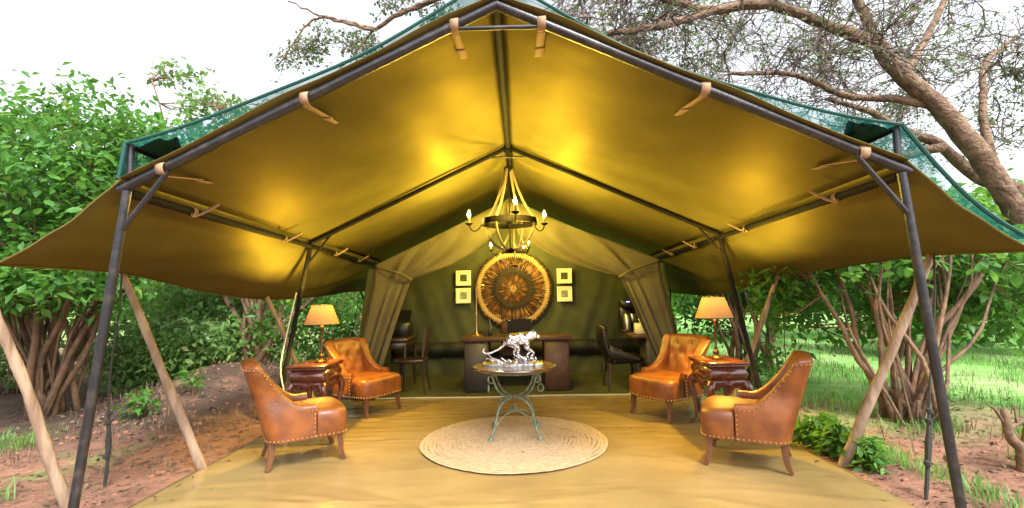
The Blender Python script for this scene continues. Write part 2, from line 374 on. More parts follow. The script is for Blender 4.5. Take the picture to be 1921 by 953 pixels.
def blob_points(blobs, clump=0.16, per=9):
    """leaf positions: clumps scattered near the surface of ellipsoids, fewer inside"""
    out = []
    for cx, cy, cz, rx, ry, rz, n in blobs:
        k = max(1, int(n / per))
        d = rng.normal(0, 1, (k, 3)); d /= np.linalg.norm(d, axis=1)[:, None]
        q = rng.uniform(.25, 1, k) ** .5 * (1 + .16 * np.sin(d[:, 0] * 5 + cx) * np.cos(d[:, 2] * 6 + cy))
        c = np.array([cx, cy, cz]) + d * q[:, None] * np.array([rx, ry, rz])
        p = np.repeat(c, per, 0) + np.clip(rng.normal(0, clump, (k * per, 3)), -1.5 * clump, 1.5 * clump)
        out.append(p)
    return np.concatenate(out)

def gh(x, y):
    """height of the ground"""
    d = max(0., max(-2.75 - x, x - 2.6, y - 8.9))
    k = min(1., d / .5)
    b = .50 * math.exp(-((x + 4.2) / 1.0) ** 2 - ((y - 7.0) / 1.35) ** 2) if x < 0 else 0
    n = noise.noise(Vector((x * .7, y * .7, 0))) * .06 + noise.noise(Vector((x * 2.5, y * 2.5, 5))) * .022
    return -.02 + k * (b + n)

# ------------------------------------------------------------------ ground
xs = np.sinh(np.linspace(-5.6, 5.6, 171)) * 1.9; ys = 4 + np.sinh(np.linspace(-5.2, 5.6, 171)) * 1.9
g = MB(); g.grid([[(x, y, gh(x, y)) for y in ys] for x in xs])
tag(g.build('ground', 'ground', smooth=2), kind='structure')

# ------------------------------------------------------------------ the tent
CX = -0.06
TY0, TY1, TYM, TYB = 2.75, 9.7, 5.40, 6.50
def eave(s, y):
    t = (y - TY0) / 5.3
    return (s * (2.31 + .1 * t) - .02, y, 2.05 - .07 * t)
def ridge(y):
    t = (y - TY0) / 5.3; return (-0.09 + .04 * t, y, 3.14 - .08 * t)
tent = empty('safari_tent', (CX, 5.4, 0), 'large tan canvas safari tent with open verandah on black poles and tied back doors', 'tent')
def lerp(a, b, t): return tuple(a[i] + (b[i] - a[i]) * t for i in range(3))
def smooth(a, b, t):
    t = min(1, max(0, (t - a) / (b - a))); return t * t * (3 - 2 * t)

# roof fly: two slopes, hung over the poles
for s in (-1, 1):
    G = []
    for i in range(49):
        y = TY0 - .05 + (TY1 - TY0 + .1) * i / 48; row = []
        a = ridge(y); b = eave(s, y)
        for j in range(33):
            t = j / 32; p = lerp(a, b, t)
            bay = math.sin(PI * ((y - TY0) % 2.65) / 2.65)
            sag = -.03 * math.sin(PI * t) * abs(bay) + .012 * math.sin(y * 5 + t * 3 + s) * math.sin(PI * t)
            pull = .016 * math.sin((y - TY0) * 13 + 14 * t) * (1 - t ** 4) * math.exp(-(y - TY0) * 1.8) * (.4 + .6 * abs(math.sin(t * 8)))
            row.append((p[0], y, p[2] + .045 + sag + pull))
        G.append(row)
    MB().grid(G).build('roof_panel', 'canvas', tent, world=True, solid=.004)
# side awnings
OUT = {-1: [(-3.05, 2.72, 1.60), (-3.32, 3.95, 1.615), (-3.25, 4.9, 1.47), (-3.05, 5.6, 1.385), (-2.98, 6.6, 1.40), (-2.9, 7.4, 1.45), (-2.85, 8.1, 1.50), (-2.78, 9.75, 1.54)],
       1: [(2.96, 2.72, 1.55), (3.16, 3.6, 1.60), (3.30, 4.4, 1.60), (3.10, 5.5, 1.525), (2.95, 6.5, 1.37), (2.88, 7.3, 1.32), (2.8, 8.1, 1.35), (2.74, 9.75, 1.40)]}
for s in (-1, 1):
    oc = crom(OUT[s], 8); G = []
    for i, q in enumerate(oc):
        y = q[1]
        a = eave(s, max(TY0 - .04, y)); a = (a[0], a[1], a[2] + .045); row = []
        for j in range(19):
            t = j / 18; p = lerp(a, q, t)
            back = smooth(5.6, 7.4, y)
            sag = -.10 * math.sin(PI * t) * (.45 + .55 * smooth(2.75, 4.0, y))
            wr = (.028 * back + .008) * math.sin(t * 15 + y * 2.6 + 2 * math.sin(y * 1.7)) * math.sin(PI * min(1, t * 1.2))
            row.append((p[0], p[1], p[2] + sag + wr))
        G.append(row)
    MB().grid(G).build('side_awning', 'canvas', tent, world=True, solid=.004)
    MB().tube([G[i][-1] for i in range(0, len(G))], .008, 5).build('awning_hem', 'canvas', tent, world=True)
    MB().tube([G[0][j] for j in range(19)], .007, 5).build('awning_hem', 'canvas', tent, world=True)

def pole(name, a, b, rr, material='steel', n=12, parent=tent):
    pts = [lerp(a, b, t) for t in (0, .02, .35, .7, .98, 1)]
    return MB().tube(pts, [rr] * 6, n).build(name, material, parent, world=True)
def hollow(name, a, b, rr, parent=tent):
    o = MB(); A = np.array(a); B = np.array(b); d = (A - B) / np.linalg.norm(A - B)
    o.tube([B, A], rr, 14, cap=False); o.tube([B, A - d * .001], rr * .8, 14, cap=False)
    k = 14; ring = [(i, (i + 1) % k, 2 * k + k + (i + 1) % k, 2 * k + k + i) for i in range(k)]
    ring = [(k + i, k + (i + 1) % k, 3 * k + (i + 1) % k, 3 * k + i) for i in range(k)]
    o.f += ring; o.m += [0] * k
    return o.build(name, 'steel', parent, world=True)
ef = {s: eave(s, TY0) for s in (-1, 1)}; em = {s: eave(s, TYM) for s in (-1, 1)}; eb = {s: eave(s, TY1) for s in (-1, 1)}
for s in (-1, 1):
    rf = ridge(TY0)
    d = np.array(ef[s]) - np.array(rf); e_out = tuple(np.array(ef[s]) + d / np.linalg.norm(d) * .035)
    hollow('rafter', e_out, rf, .031)
    pole('rafter', ridge(TYM), em[s], .026, 'steel_dark')
    pole('rafter', ridge(TY1), eb[s], .026, 'steel_dark')
    pole('eave_pole', (ef[s][0], TY0 + .03, ef[s][2] - .03), (eb[s][0], TY1, eb[s][2] - .03), .028, 'steel_dark')
    ft = (-2.56, TY0, -.05) if s < 0 else (2.44, TY0, -.05)
    pole('front_leg', (ef[s][0] + (.012 if s < 0 else -.012), TY0, ef[s][2] - .02), ft, .0255)
    fm = (-2.76, TYM, -.05) if s < 0 else (2.74, TYM, -.05)
    pole('middle_leg', (em[s][0], TYM, em[s][2] - .04), fm, .026, 'steel_dark')
    fb = (s * 2.8, TY1, -.05)
    pole('rear_leg', (eb[s][0], TY1, eb[s][2] - .02), fb, .026, 'steel_dark')
    # braces in the corners
    q = lerp(ef[s], rf, .115); q2 = lerp(ef[s], ft, .14)
    pole('corner_brace', (q[0], TY0 - .005, q[2] - .03), (q2[0], TY0 - .005, q2[2]), .016)
    q = lerp(em[s], ridge(TYM), .10); q2 = lerp(em[s], fm, .13)
    pole('corner_brace', (q[0], TYM - .005, q[2] - .02), (q2[0], TYM - .005, q2[2]), .013, 'steel_dark')
    q3 = lerp(em[s], OUT[s][2] if s < 0 else OUT[s][3], .42)
    MB().tube(crom([em[s], lerp(em[s], q3, .5), (q3[0], TYM, q3[2] - .02)], 4), .008, 6).build('awning_lashing', 'steel_dark', tent, world=True)
pole('ridge_pole', ridge(TY0 + .02), ridge(TY1), .03, 'steel_dark')
def joint(y, rr):
    p = ridge(y); o = MB(); o.lathe([(0.001, -.075), (rr * .7, -.07), (rr, -.04), (rr, .0), (rr * .8, .02), (.001, .025)], p, 12)
    return o.build('ridge_joint', 'steel_dark', tent, world=True)
joint(TYM, .055); joint(TY1, .05)
for y, t in ((TY0, .135), (TYM, .11)):
    a = lerp(ridge(y), eave(-1, y), t); b = lerp(ridge(y), eave(1, y), t)
    pole('collar_bar', a, b, .014 if y < 3 else .011, 'steel')
# webbing straps holding the roof to the poles
def strap(pts, wd=.052, name='strap'):
    c = crom(pts, 4); o = MB(); G = []
    for p in c: G.append([(p[0] - wd * .5, p[1] + .004, p[2]), (p[0] + wd * .5, p[1] - .004, p[2])])
    return o.grid(G).build(name, 'webbing', tent, world=True, solid=.004)
for s in (-1, 1):
    for t, ln in ((.115, .34), (.52, .36), (.90, .34)):
        a = lerp(ridge(TY0), ef[s], t); dz = -(ridge(TY0)[2] - ef[s][2]) * .0
        a = np.array(a)
        xo = .0
        def on_roof(dy, dx):
            tt = min(.99, max(.01, t + dx)); q = lerp(ridge(TY0 + dy), eave(s, TY0 + dy), tt); return q
        p1 = on_roof(ln * .55, -.01); p2 = on_roof(ln, .0); p3 = on_roof(ln + .09, .0)
        b0 = (a[0], TY0 + .015, a[2] - .044); e0 = (p2[0], p2[1], p2[2] + .022)
        strap([(a[0], TY0 + .00, a[2] + .04), (a[0], TY0 - .030, a[2] + .026), (a[0], TY0 - .040, a[2] + .0), (a[0], TY0 - .026, a[2] - .032), b0], name='strap')
        strap([lerp(b0, e0, q) for q in (0, .33, .66, 1)], name='strap')
        strap([(p2[0], p2[1] - .05, p2[2] + .006), (p2[0], p2[1] + .01, p2[2] + .012), (p3[0], p3[1], p3[2] + .022)], .062)
    for y in (3.35, 4.75, 6.15, 7.1):
        e = eave(s, y); z = e[2] - .03
        o = MB(); o.tube([(e[0] - .0, y - .02, z), (e[0], y + .02, z)], .033, 12, cap=False)
        o.tube(crom([(e[0], y, z - .033), (e[0] - s * .05, y + .03, z - .01), (e[0] - s * .16, y + .05, z + .06)], 4), .011, 5)
        o.tube(crom([(e[0], y, z - .033), (e[0] - s * .03, y - .05, z - .02), (e[0] - s * .08, y - .10, z - .05)], 4), .007, 5)
        o.build('tie', 'webbing', tent, world=True)

# ---- the enclosed room: gable, doors, walls
AP = (-0.13, TYB, 2.69); CL = {-1: (-1.96, TYB, 1.82), 1: (1.97, TYB, 1.81)}
TIE = {-1: (-1.46, 1.63), 1: (1.42, 1.61)}
for s in (-1, 1):
    G = []
    for i in range(57):
        t = i / 56                                  # 0 outer edge, 1 opening edge
        a = lerp(CL[s], AP, t); row = []
        tx, tz = TIE[s]
        k = t ** .55
        gx, gz_ = s * 1.99 + (tx - s * 1.99) * k, 1.52 + (tz - 1.52) * k
        cxx, czz = (a[0] * .5 + gx * .5), (a[2] * .5 + gz_ * .5) - .02
        w1 = smooth(.55, 1, t)
        cxx = cxx * (1 - w1) + (-.16 + s * .05) * w1; czz = czz * (1 - w1) + 1.93 * w1
        bx = s * 2.24 + (s * 1.98 - s * 2.24) * t ** 1.3; bz = .0
        mx = gx * .45 + bx * .55 + s * .01; mz = .78
        fold = math.sin(t * 22 + s) * .55 + math.sin(t * 37 + 1.3) * .22 + math.sin(t * 11) * .4
        for j in range(41):
            v = j / 40
            if v < .45:
                q = v / .45; x = (1 - q) ** 2 * a[0] + 2 * q * (1 - q) * cxx + q * q * gx; z = (1 - q) ** 2 * a[2] + 2 * q * (1 - q) * czz + q * q * gz_
                amp = .05 * math.sin(PI * q) ** .8 * (.35 + .65 * t)
            else:
                q = (v - .45) / .55; x = (1 - q) ** 2 * gx + 2 * q * (1 - q) * mx + q * q * bx; z = (1 - q) ** 2 * gz_ + 2 * q * (1 - q) * mz + q * q * bz
                amp = .055 * q ** .45 * (.45 + .55 * t)
            row.append((x, TYB + fold * amp - .02 * math.sin(PI * v) + .05 * k * math.exp(-((v - .45) / .06) ** 2), z))
        G.append(row)
    MB().grid(G).build('door_flap', 'tent', tent, world=True, solid=.006)
    tx, tz = TIE[s]
    o = MB(); G = []
    for p in crom([(CL[s][0] - s * .02, TYB - .05, 1.80), (s * 1.72, TYB - .085, 1.735), (tx + s * .08, TYB - .085, tz + .045), (tx, TYB - .03, tz - .01), (tx - s * .012, TYB + .05, tz + .01)], 5):
        G.append([(p[0], p[1], p[2] - .02), (p[0], p[1] - .006, p[2] + .02)])
    o.grid(G).build('door_tie', 'tent', tent, world=True, solid=.006)
YW = 8.42
for s in (-1, 1):
    G = [[(lerp((-.08, 0, 2.72), (s * 2.05, 0, 1.80), t)[0], y, lerp((-.08, 0, 2.72), (s * 2.05, 0, 1.80), t)[2] - .03 * math.sin(PI * t) + .01 * math.sin(y * 6 + t * 9)) for t in np.linspace(0, 1, 15)] for y in np.linspace(TYB + .02, YW, 20)]
    MB().grid(G).build('inner_roof', 'tent_in', tent, world=True, solid=.004)
    G = [[(s * (2.05 + .25 * (1 - z / 1.8)) + .02 * math.sin(y * 7 + z * 2), y, z) for z in np.linspace(0, 1.8, 12)] for y in np.linspace(TYB + .06, YW, 30)]
    MB().grid(G).build('side_wall', 'tent_in', tent, world=True, solid=.004)
G = []
for i in range(121):
    x = -2.3 + 4.6 * i / 120; row = []
    top = 2.72 - abs(x + .05) * .43
    for j in range(50):
        z = top * j / 49
        ph = (x - .35 * z * (1 if x > 0 else -1)) * 13
        am = .003 + .013 * smooth(1.9, .7, z) * (.4 + .6 * smooth(.3, 1.2, abs(x))) * (.6 + .8 * abs(noise.noise(Vector((x * 2.3, z * .6, 4)))))
        row.append((x, YW + am * (math.sin(ph) + .6 * math.sin(ph * 1.83 + 2)) + .03 * math.exp(-(z / .12) ** 2) * math.sin(x * 9), z))
    G.append(row)
MB().grid(G).build('rear_wall', 'tent_in', tent, world=True)
for s in (-1, 1):
    o = MB(); o.grid([[(s * (.02 + 2.2 * i / 40), YW - .062 - .008 * math.sin(i), z) for z in (.325, .59)] for i in range(41)])
    o.build('wall_band', 'band', tent, world=True, solid=.006)
o = MB(); o.grid([[(x, y, .002 + .004 * (noise.noise(Vector((x * 3, y * 3, 1))) + 1)) for y in np.linspace(TYB + .02, YW + .1, 14)] for x in np.linspace(-2.3, 2.3, 34)])
o.build('tent_floor', 'carpet', tent, world=True)
o = MB(); o.tube([(x, TYB + .02 + .02 * math.sin(x * 3), .012) for x in np.linspace(-1.95, 1.95, 30)], .012, 6); o.build('threshold_tape', 'edge_tape', tent, world=True)

# verandah ground sheet with soft folds
gs = MB(); G = []
CR = [(rng.uniform(-2.4, 2.2), rng.uniform(2.2, 6.3), rng.normal(0, .25), rng.uniform(.4, 1.3), rng.uniform(.003, .008) * rng.choice((-1, 1))) for _ in range(46)]
def crease(x, y):
    t = 0.
    for cx_, cy_, a_, l_, h_ in CR:
        dx, dy = x - cx_, y - cy_
        if abs(dx) > l_ * 1.6 or abs(dy) > .8: continue
        u_ = dx * math.cos(a_) + dy * math.sin(a_); v_ = -dx * math.sin(a_) + dy * math.cos(a_) + .05 * math.sin(u_ * 3)
        t += h_ * math.exp(-(v_ / .035) ** 2 - (u_ / l_) ** 2)
    return t
for x in np.linspace(-2.63, 2.465, 120):
    row = []
    for y in np.linspace(1.1, TYB + .03, 240):
        e = min(x + 2.63, 2.465 - x, .25) / .25
        n = noise.noise(Vector((x * .8, y * 2.6, 3))) * .009 + noise.noise(Vector((x * 1.5 + y, y * 4.5, 9))) * .004
        wrk = .016 * math.exp(-((x + 1.65) / .5) ** 2) * smooth(3.6, 4.1, y) * noise.noise(Vector((x * 2.4, y * 9, 2)))
        row.append((x + (.012 * math.sin(y * 3) + .03 * noise.noise(Vector((y * 2.1, x, 3)))) * (1 - e), y, .004 + (n + wrk + crease(x, y)) * e * .8 - .012 * (1 - e)))
    G.append(row)
go = gs.grid(G).build('ground_sheet', 'floor', loc=(0, 3.8, 0), smooth=2, solid=.004)
tag(go, 'wide tan canvas ground sheet under the verandah chairs and round rug', 'ground sheet')

# ------------------------------------------------------------------ shade net over the roof
net = empty('shade_net', (CX, 5.4, 2.3), 'green mesh shade net stretched over the tent roof on short posts', 'shade net')
def nedge(s, y):
    e = eave(s, y); return (e[0] * (1.0), y, e[2] + .27)
def nridge(y): p = ridge(y); return (p[0], y, p[2] + .17)
for s in (-1, 1):
    G = []
    for y in np.linspace(TY0 - .02, TY1 + .3, 20):
        row = []
        for t in np.linspace(0, 1, 17):
            p = lerp(nridge(y), nedge(s, y), t)
            row.append((p[0], p[1], p[2] - (.115 if s < 0 else .165) * math.sin(PI * t) + .01 * math.sin(y * 5 + t * 11)))
        G.append(row)
    MB().grid(G).build('net_panel', 'net', net, world=True)
    MB().tube(G[0], .010, 6).build('net_hem', 'net_hem', net, world=True)
    # the net drops past the eave
    G = []
    for y in np.linspace(TY0 - .02, TY1, 16):
        a = nedge(s, y); oc = crom(OUT[s], 8); q = oc[int((y - TY0 + .02) / (TY1 - TY0 + .02) * (len(oc) - 1))]
        dn = (q[0] + s * .03, q[1], q[2] + .05) if s > 0 else (eave(s, y)[0] - .03, y, eave(s, y)[2] + .05)
        G.append([(lerp(a, dn, t)[0], lerp(a, dn, t)[1], lerp(a, dn, t)[2] - (.10 if s > 0 else 0.01) * math.sin(PI * t)) for t in np.linspace(0, 1, 9)])
    MB().grid(G).build('net_drop', 'net', net, world=True)
    MB().tube(G[0], .012, 6).build('net_hem', 'net_hem', net, world=True)
    a = ef[s]; pole('net_post', (a[0] + s * -.01, TY0 + .02, a[2] + .02), (nedge(s, TY0)[0], TY0 + .02, nedge(s, TY0)[2]), .02, 'steel', parent=net)
    pole('net_rail', (nedge(s, TY0)[0], TY0 + .02, nedge(s, TY0)[2] - .01), (nedge(s, TY1)[0], TY1, nedge(s, TY1)[2] - .01), .018, 'steel_dark', parent=net)
    o = MB(); G = []
    for i in range(9):
        t = i / 8; y = TY0 + .03 + t * .8; x = nedge(s, y)[0]
        G.append([(x - s * q * (.03 + .24 * (1 - t) ** 2), y, nedge(s, y)[2] - .015 - .03 * math.sin(q * 9 + i * 1.7) * q + (q * .22 - .01) * (1 - t) * .35) for q in np.linspace(0, 1, 6)])
    o.grid(G).build('net_bunch', 'net_hem', net, world=True)

# ------------------------------------------------------------------ props and ropes
def prop(a, b, rr, label, loc_name='wooden_prop'):
    n = 16; pts = []
    for i in range(n + 1):
        t = i / n; p = np.array(lerp(a, b, t)); wv = .010 * math.sin(PI * t)
        pts.append(p + np.array((wv * math.sin(t * 7 + a[0] * 9), wv * math.cos(t * 5 + a[1]), 0)))
    o = MB().tube(pts, [rr * (1.1 - .3 * i / n) * (1 + .07 * math.sin(i * 2.3 + a[0] * 5) + (.14 if i in (5, 11) else 0)) for i in range(n + 1)], 9).build(loc_name, 'wood_pole', loc=a)
    return tag(o, label, 'tent prop', 'stripped wooden props under the awnings')
prop((-2.64, 4.03, -.03), (-3.33, 3.94, 1.63), .034, 'pale wooden prop leaning out beside the front left orange chair')
prop((-3.06, 3.3, -.03), (-3.40, 3.0, 1.45), .034, 'pale wooden prop in the lower left corner of the photo')
prop((-2.55, 6.1, -.03), (-2.99, 5.62, 1.41), .030, 'wooden prop behind the left side table and thin black leg')
prop((2.52, 3.86, -.03), (3.15, 3.6, 1.61), .036, 'thick tan wooden prop behind the front right orange chair')
prop((2.57, 5.93, -.03), (3.06, 5.55, 1.55), .032, 'tan wooden prop crossing behind the right side table lamp')
def rope(a, b, label, knots=True, rr=.007):
    L = np.array(b) - np.array(a); pts = [np.array(a) + L * t + np.array((.01 * math.sin(t * 9), .01 * math.cos(t * 7), 0)) for t in np.linspace(0, 1, 20)]
    rad = [rr * (2.3 if knots and .66 < t < .97 else 1) * (1 + (.35 * math.sin(t * 90) if knots and t > .66 else 0)) for t in np.linspace(0, 1, 20)]
    o = MB(); o.tube(pts, rad, 7)
    if knots:
        for t in (.66, .70, .86): o.ball(np.array(a) + L * t, rr * 3.4, 7)
        p = np.array(a) + L * .70; o.tube(crom([p, p + np.array((.05, 0, .03)), p + np.array((.12, .02, .12))], 3), rr * .5, 5)
    return tag(o.build('guy_rope', 'rope', loc=a), label, 'guy rope', 'dark guy ropes hanging from the awning edges')
rope((-3.07, 3.62, 1.60), (-3.20, 3.72, -.03), 'dark knotted rope hanging behind the front left tent leg')
rope((3.07, 3.48, 1.60), (2.62, 3.22, -.03), 'dark knotted rope hanging beside the front right tent leg')
rope((3.08, 5.55, 1.55), (3.10, 5.6, -.03), 'thin straight cord hanging behind the front right orange chair', False, .005)
rope((-2.56, 7.6, 1.45), (-2.75, 7.6, .0), 'thin cord hanging just right of the left lamp', False, .005)
rope((-2.66, 8.0, 1.50), (-2.35, 8.6, .0), 'slanting dark cord between the left lamp and the left door flap', False, .014)
rope((2.55, 7.9, 1.42), (2.25, 7.4, .0), 'slanting dark cord between the right door flap and right lamp', False, .012)
o = MB(); o.tube(crom([(-2.50, 5.33, 1.45), (-2.60, 5.34, 1.0), (-2.66, 5.33, .62), (-2.60, 5.32, .3), (-2.58, 5.3, .03), (-2.3, 5.38, .02)], 6), .007, 6)
tag(o.build('white_cable', 'white_cable', loc=(-2.58, 5.3, 0)), 'white electric cable running down the left middle tent leg', 'cable')

# ------------------------------------------------------------------ round rug
rug = empty('round_rug', (-.06, 4.56, .012), 'round braided jute rug under the iron table', 'rug')
RR = .865
for k in range(24):
    r0 = RR * k / 24; r1 = RR * (k + 1) / 24; o = MB(); n = 96; rings = []
    wob = lambda a: 1 + .004 * math.sin(a * 5 + k) + .003 * math.sin(a * 11 + 2 * k)
    for q, z in ((r0 + .0005, .0085), (r0 + .007, .013), (r1 - .007, .013), (r1 - .0005, .0085)):
        rings.append([(q * wob(a) * math.cos(a), q * wob(a) * math.sin(a), z + .0015 * math.sin(a * 40 + k)) for a in np.linspace(0, 2 * PI, n, endpoint=False)])
    o.loft(rings); 
    o.build('braid', 'jute', rug)
def stain(x, y, a):
    o = MB(); o.ball((x, y, .0135), a, 9, (1, .6, .02)); return o.build('stain', 'jute_dark', rug)
stain(.50, .30, .05); stain(.55, .02, .045)

# ------------------------------------------------------------------ leather chairs (front faces +X)
def make_chair():
    root = empty('leather_armchair', (0, 0, 0), 'x', 'armchair')
    # plan of the wrap-around back and arms
    plan = []
    W, XB, RC, XA = .315, -.30, .12, .075
    for t in np.linspace(XA, XB + RC, 22): plan.append((t, -W, 0, -1))
    for a in np.linspace(0, PI / 2, 12)[1:]: plan.append((XB + RC - RC * math.sin(a), -W + RC - RC * math.cos(a), -math.sin(a), -math.cos(a)))
    half = len(plan)
    for t in np.linspace(-W + RC, W - RC, 17)[1:]: plan.append((XB, t, -1, 0))
    mir = [(x, -y, nx, -ny) for x, y, nx, ny in plan[:half - 1]][::-1]
    plan += mir
    ss = [0.]
    for i in range(1, len(plan)): ss.append(ss[-1] + math.hypot(plan[i][0] - plan[i - 1][0], plan[i][1] - plan[i - 1][1]))
    T = ss[-1]
    def hgt(s_):
        q = min(s_, T - s_)
        t = min(1, max(0, (q - .08) / .18)); return .505 + .37 * (t ** 2.3) + .010 * smooth(.3, .6, q)
    def wgt(s_): return smooth(.05, .28, min(s_, T - s_))
    def shape(x, y, z, wq):
        dx = -.30 * max(0, z - .24) * wq
        fl = 1 - .13 * math.exp(-((z - .60) / .11) ** 2) * wq + .07 * smooth(.68, .88, z) * wq
        return (x + dx, y * fl, z)
    TH = .075; buttons = [(-.10, .56), (.10, .56), (-.17, .67), (0, .67), (.17, .67), (-.10, .78), (.10, .78)]
    G = []
    for (x, y, nx, ny), s_ in zip(plan, ss):
        h = hgt(s_); wq = wgt(s_); row = []; TH = .07 + .045 * wq
        for t in np.linspace(0, 1, 9): row.append(shape(x, y, .225 + (h - .035 - .225) * t, wq))
        for a in np.linspace(0, PI, 7)[1:-1]:
            o_ = TH / 2 - TH / 2 * math.cos(a); row.append(shape(x - nx * o_, y - ny * o_, h - .035 + .035 * math.sin(a), wq))
        for t in np.linspace(0, 1, 18):
            z = h - .035 + (.36 - h + .035) * t; px, py = x - nx * TH, y - ny * TH
            d = .0
            if nx < -.5:
                for by, bz in buttons: d += .024 * math.exp(-((py - by) ** 2 + (z - bz) ** 2) / .0018)
                d -= .02 * smooth(.45, .55, z) * smooth(.9, .75, z)
            row.append(shape(px + nx * d, py + ny * d, z, wq))
        G.append(row)
    o = MB(); o.grid(G); n = len(G[0]); o.f.append(tuple(range(n))); o.m.append(0)
    last = (len(G) - 1) * n; o.f.append(tuple(range(last, last + n))[::-1]); o.m.append(0)
    o.build('back_and_arms', 'leather', root)
    bt = None
    for by, bz in buttons:
        p = shape(XB + .115, by, bz, 1)
        if bt is None:
            bt = MB().ball((0, 0, 0), .013, 8, (.6, 1, 1)).build('button', 'leather', root); b_ = bt
        else: b_ = bt.copy(); COL.objects.link(b_)
        b_.location = (p[0] - .004, p[1], p[2])
    # seat
    out = []
    for x, y in ((-.24, .235), (.075, .235), (.085, .25), (.085, .300), (.11, .312), (.25, .312), (.305, .295), (.335, .25), (.35, .12), (.352, 0)): out.append((x, y))
    out = out + [(x, -y) for x, y in out[::-1][1:]]
    rings = []
    for sc, z in ((.985, .222), (1, .235), (1, .33), (1.008, .37), (1.0, .405), (.96, .432), (.86, .45), (.6, .463), (.25, .468), (.02, .469)):
        rings.append([((x - .03) * sc + .03, y * sc, z) for x, y in out])
    MB().loft(rings, True).build('seat', 'leather', root)
    # nailheads
    o = MB(); dom = lambda p: o.ball(p, .0092, 6)
    step = .031
    def walk(pts):
        acc = 0; prev = None
        for p in pts:
            if prev is not None: acc += math.dist(p, prev)
            if prev is None or acc >= step: dom(p); acc = 0
            prev = p
    fine = []
    for i in range(len(plan) - 1):
        for q in (0, .5):
            A, B = plan[i], plan[i + 1]; fine.append((tuple(A[k] + (B[k] - A[k]) * q for k in range(4)), ss[i] + (ss[i + 1] - ss[i]) * q))
    def outer(z): return [shape(A[0] + A[2] * .001, A[1] + A[3] * .001, z(s_), wgt(s_)) for A, s_ in fine]
    walk(outer(lambda s_: .24)); walk(outer(lambda s_: hgt(s_) - .045))
    for sy in (-1, 1): walk([(XA - .012, sy * (W + .001), z) for z in np.linspace(.24, .45, 30)])
    fr = [(x + .001, y, .24) for x, y in out if x > .08]
    ff = []
    for i in range(len(fr) - 1): ff += [lerp(fr[i], fr[i + 1], q) for q in np.linspace(0, 1, 8, endpoint=False)]
    walk(ff)
    o.build('nailhead_trim', 'brass', root, kind='stuff')
    # legs
    for sx, sy in ((1, -1), (1, 1), (-1, -1), (-1, 1)):
        if sx > 0: pts = [(.275, sy * .255, .235), (.285, sy * .258, .15), (.29, sy * .262, .07), (.315, sy * .27, 0)]
        else: pts = [(-.255, sy * .215, .235), (-.255, sy * .222, .15), (-.265, sy * .228, .07), (-.29, sy * .235, 0)]
        MB().tube(crom(pts, 4), list(np.linspace(.036, .021, 13)), 4, ph=PI / 4).build('leg', 'legwood', root)
    return root
CH = [(-1.90, 4.20, 32, 'front left tan leather armchair seen from behind its right arm beside wooden prop'),
      (1.84, 3.94, 152, 'front right tan leather armchair nearest the thick wooden prop'),
      (-1.86, 5.83, -30, 'tan leather armchair behind the left side table near the left door flap'),
      (1.66, 5.43, 213, 'tan leather armchair behind the right side table near the right door flap')]
ch0 = make_chair(); ch0['group'] = 'tan leather armchairs on the ground sheet'
for i, (x, y, a, lab) in enumerate(CH):
    c = ch0 if i == 0 else copy_tree(ch0)
    c.scale = (.97,) * 3; c.location = (x, y, .012); c.rotation_euler = (0, 0, math.radians(a)); c['label'] = lab

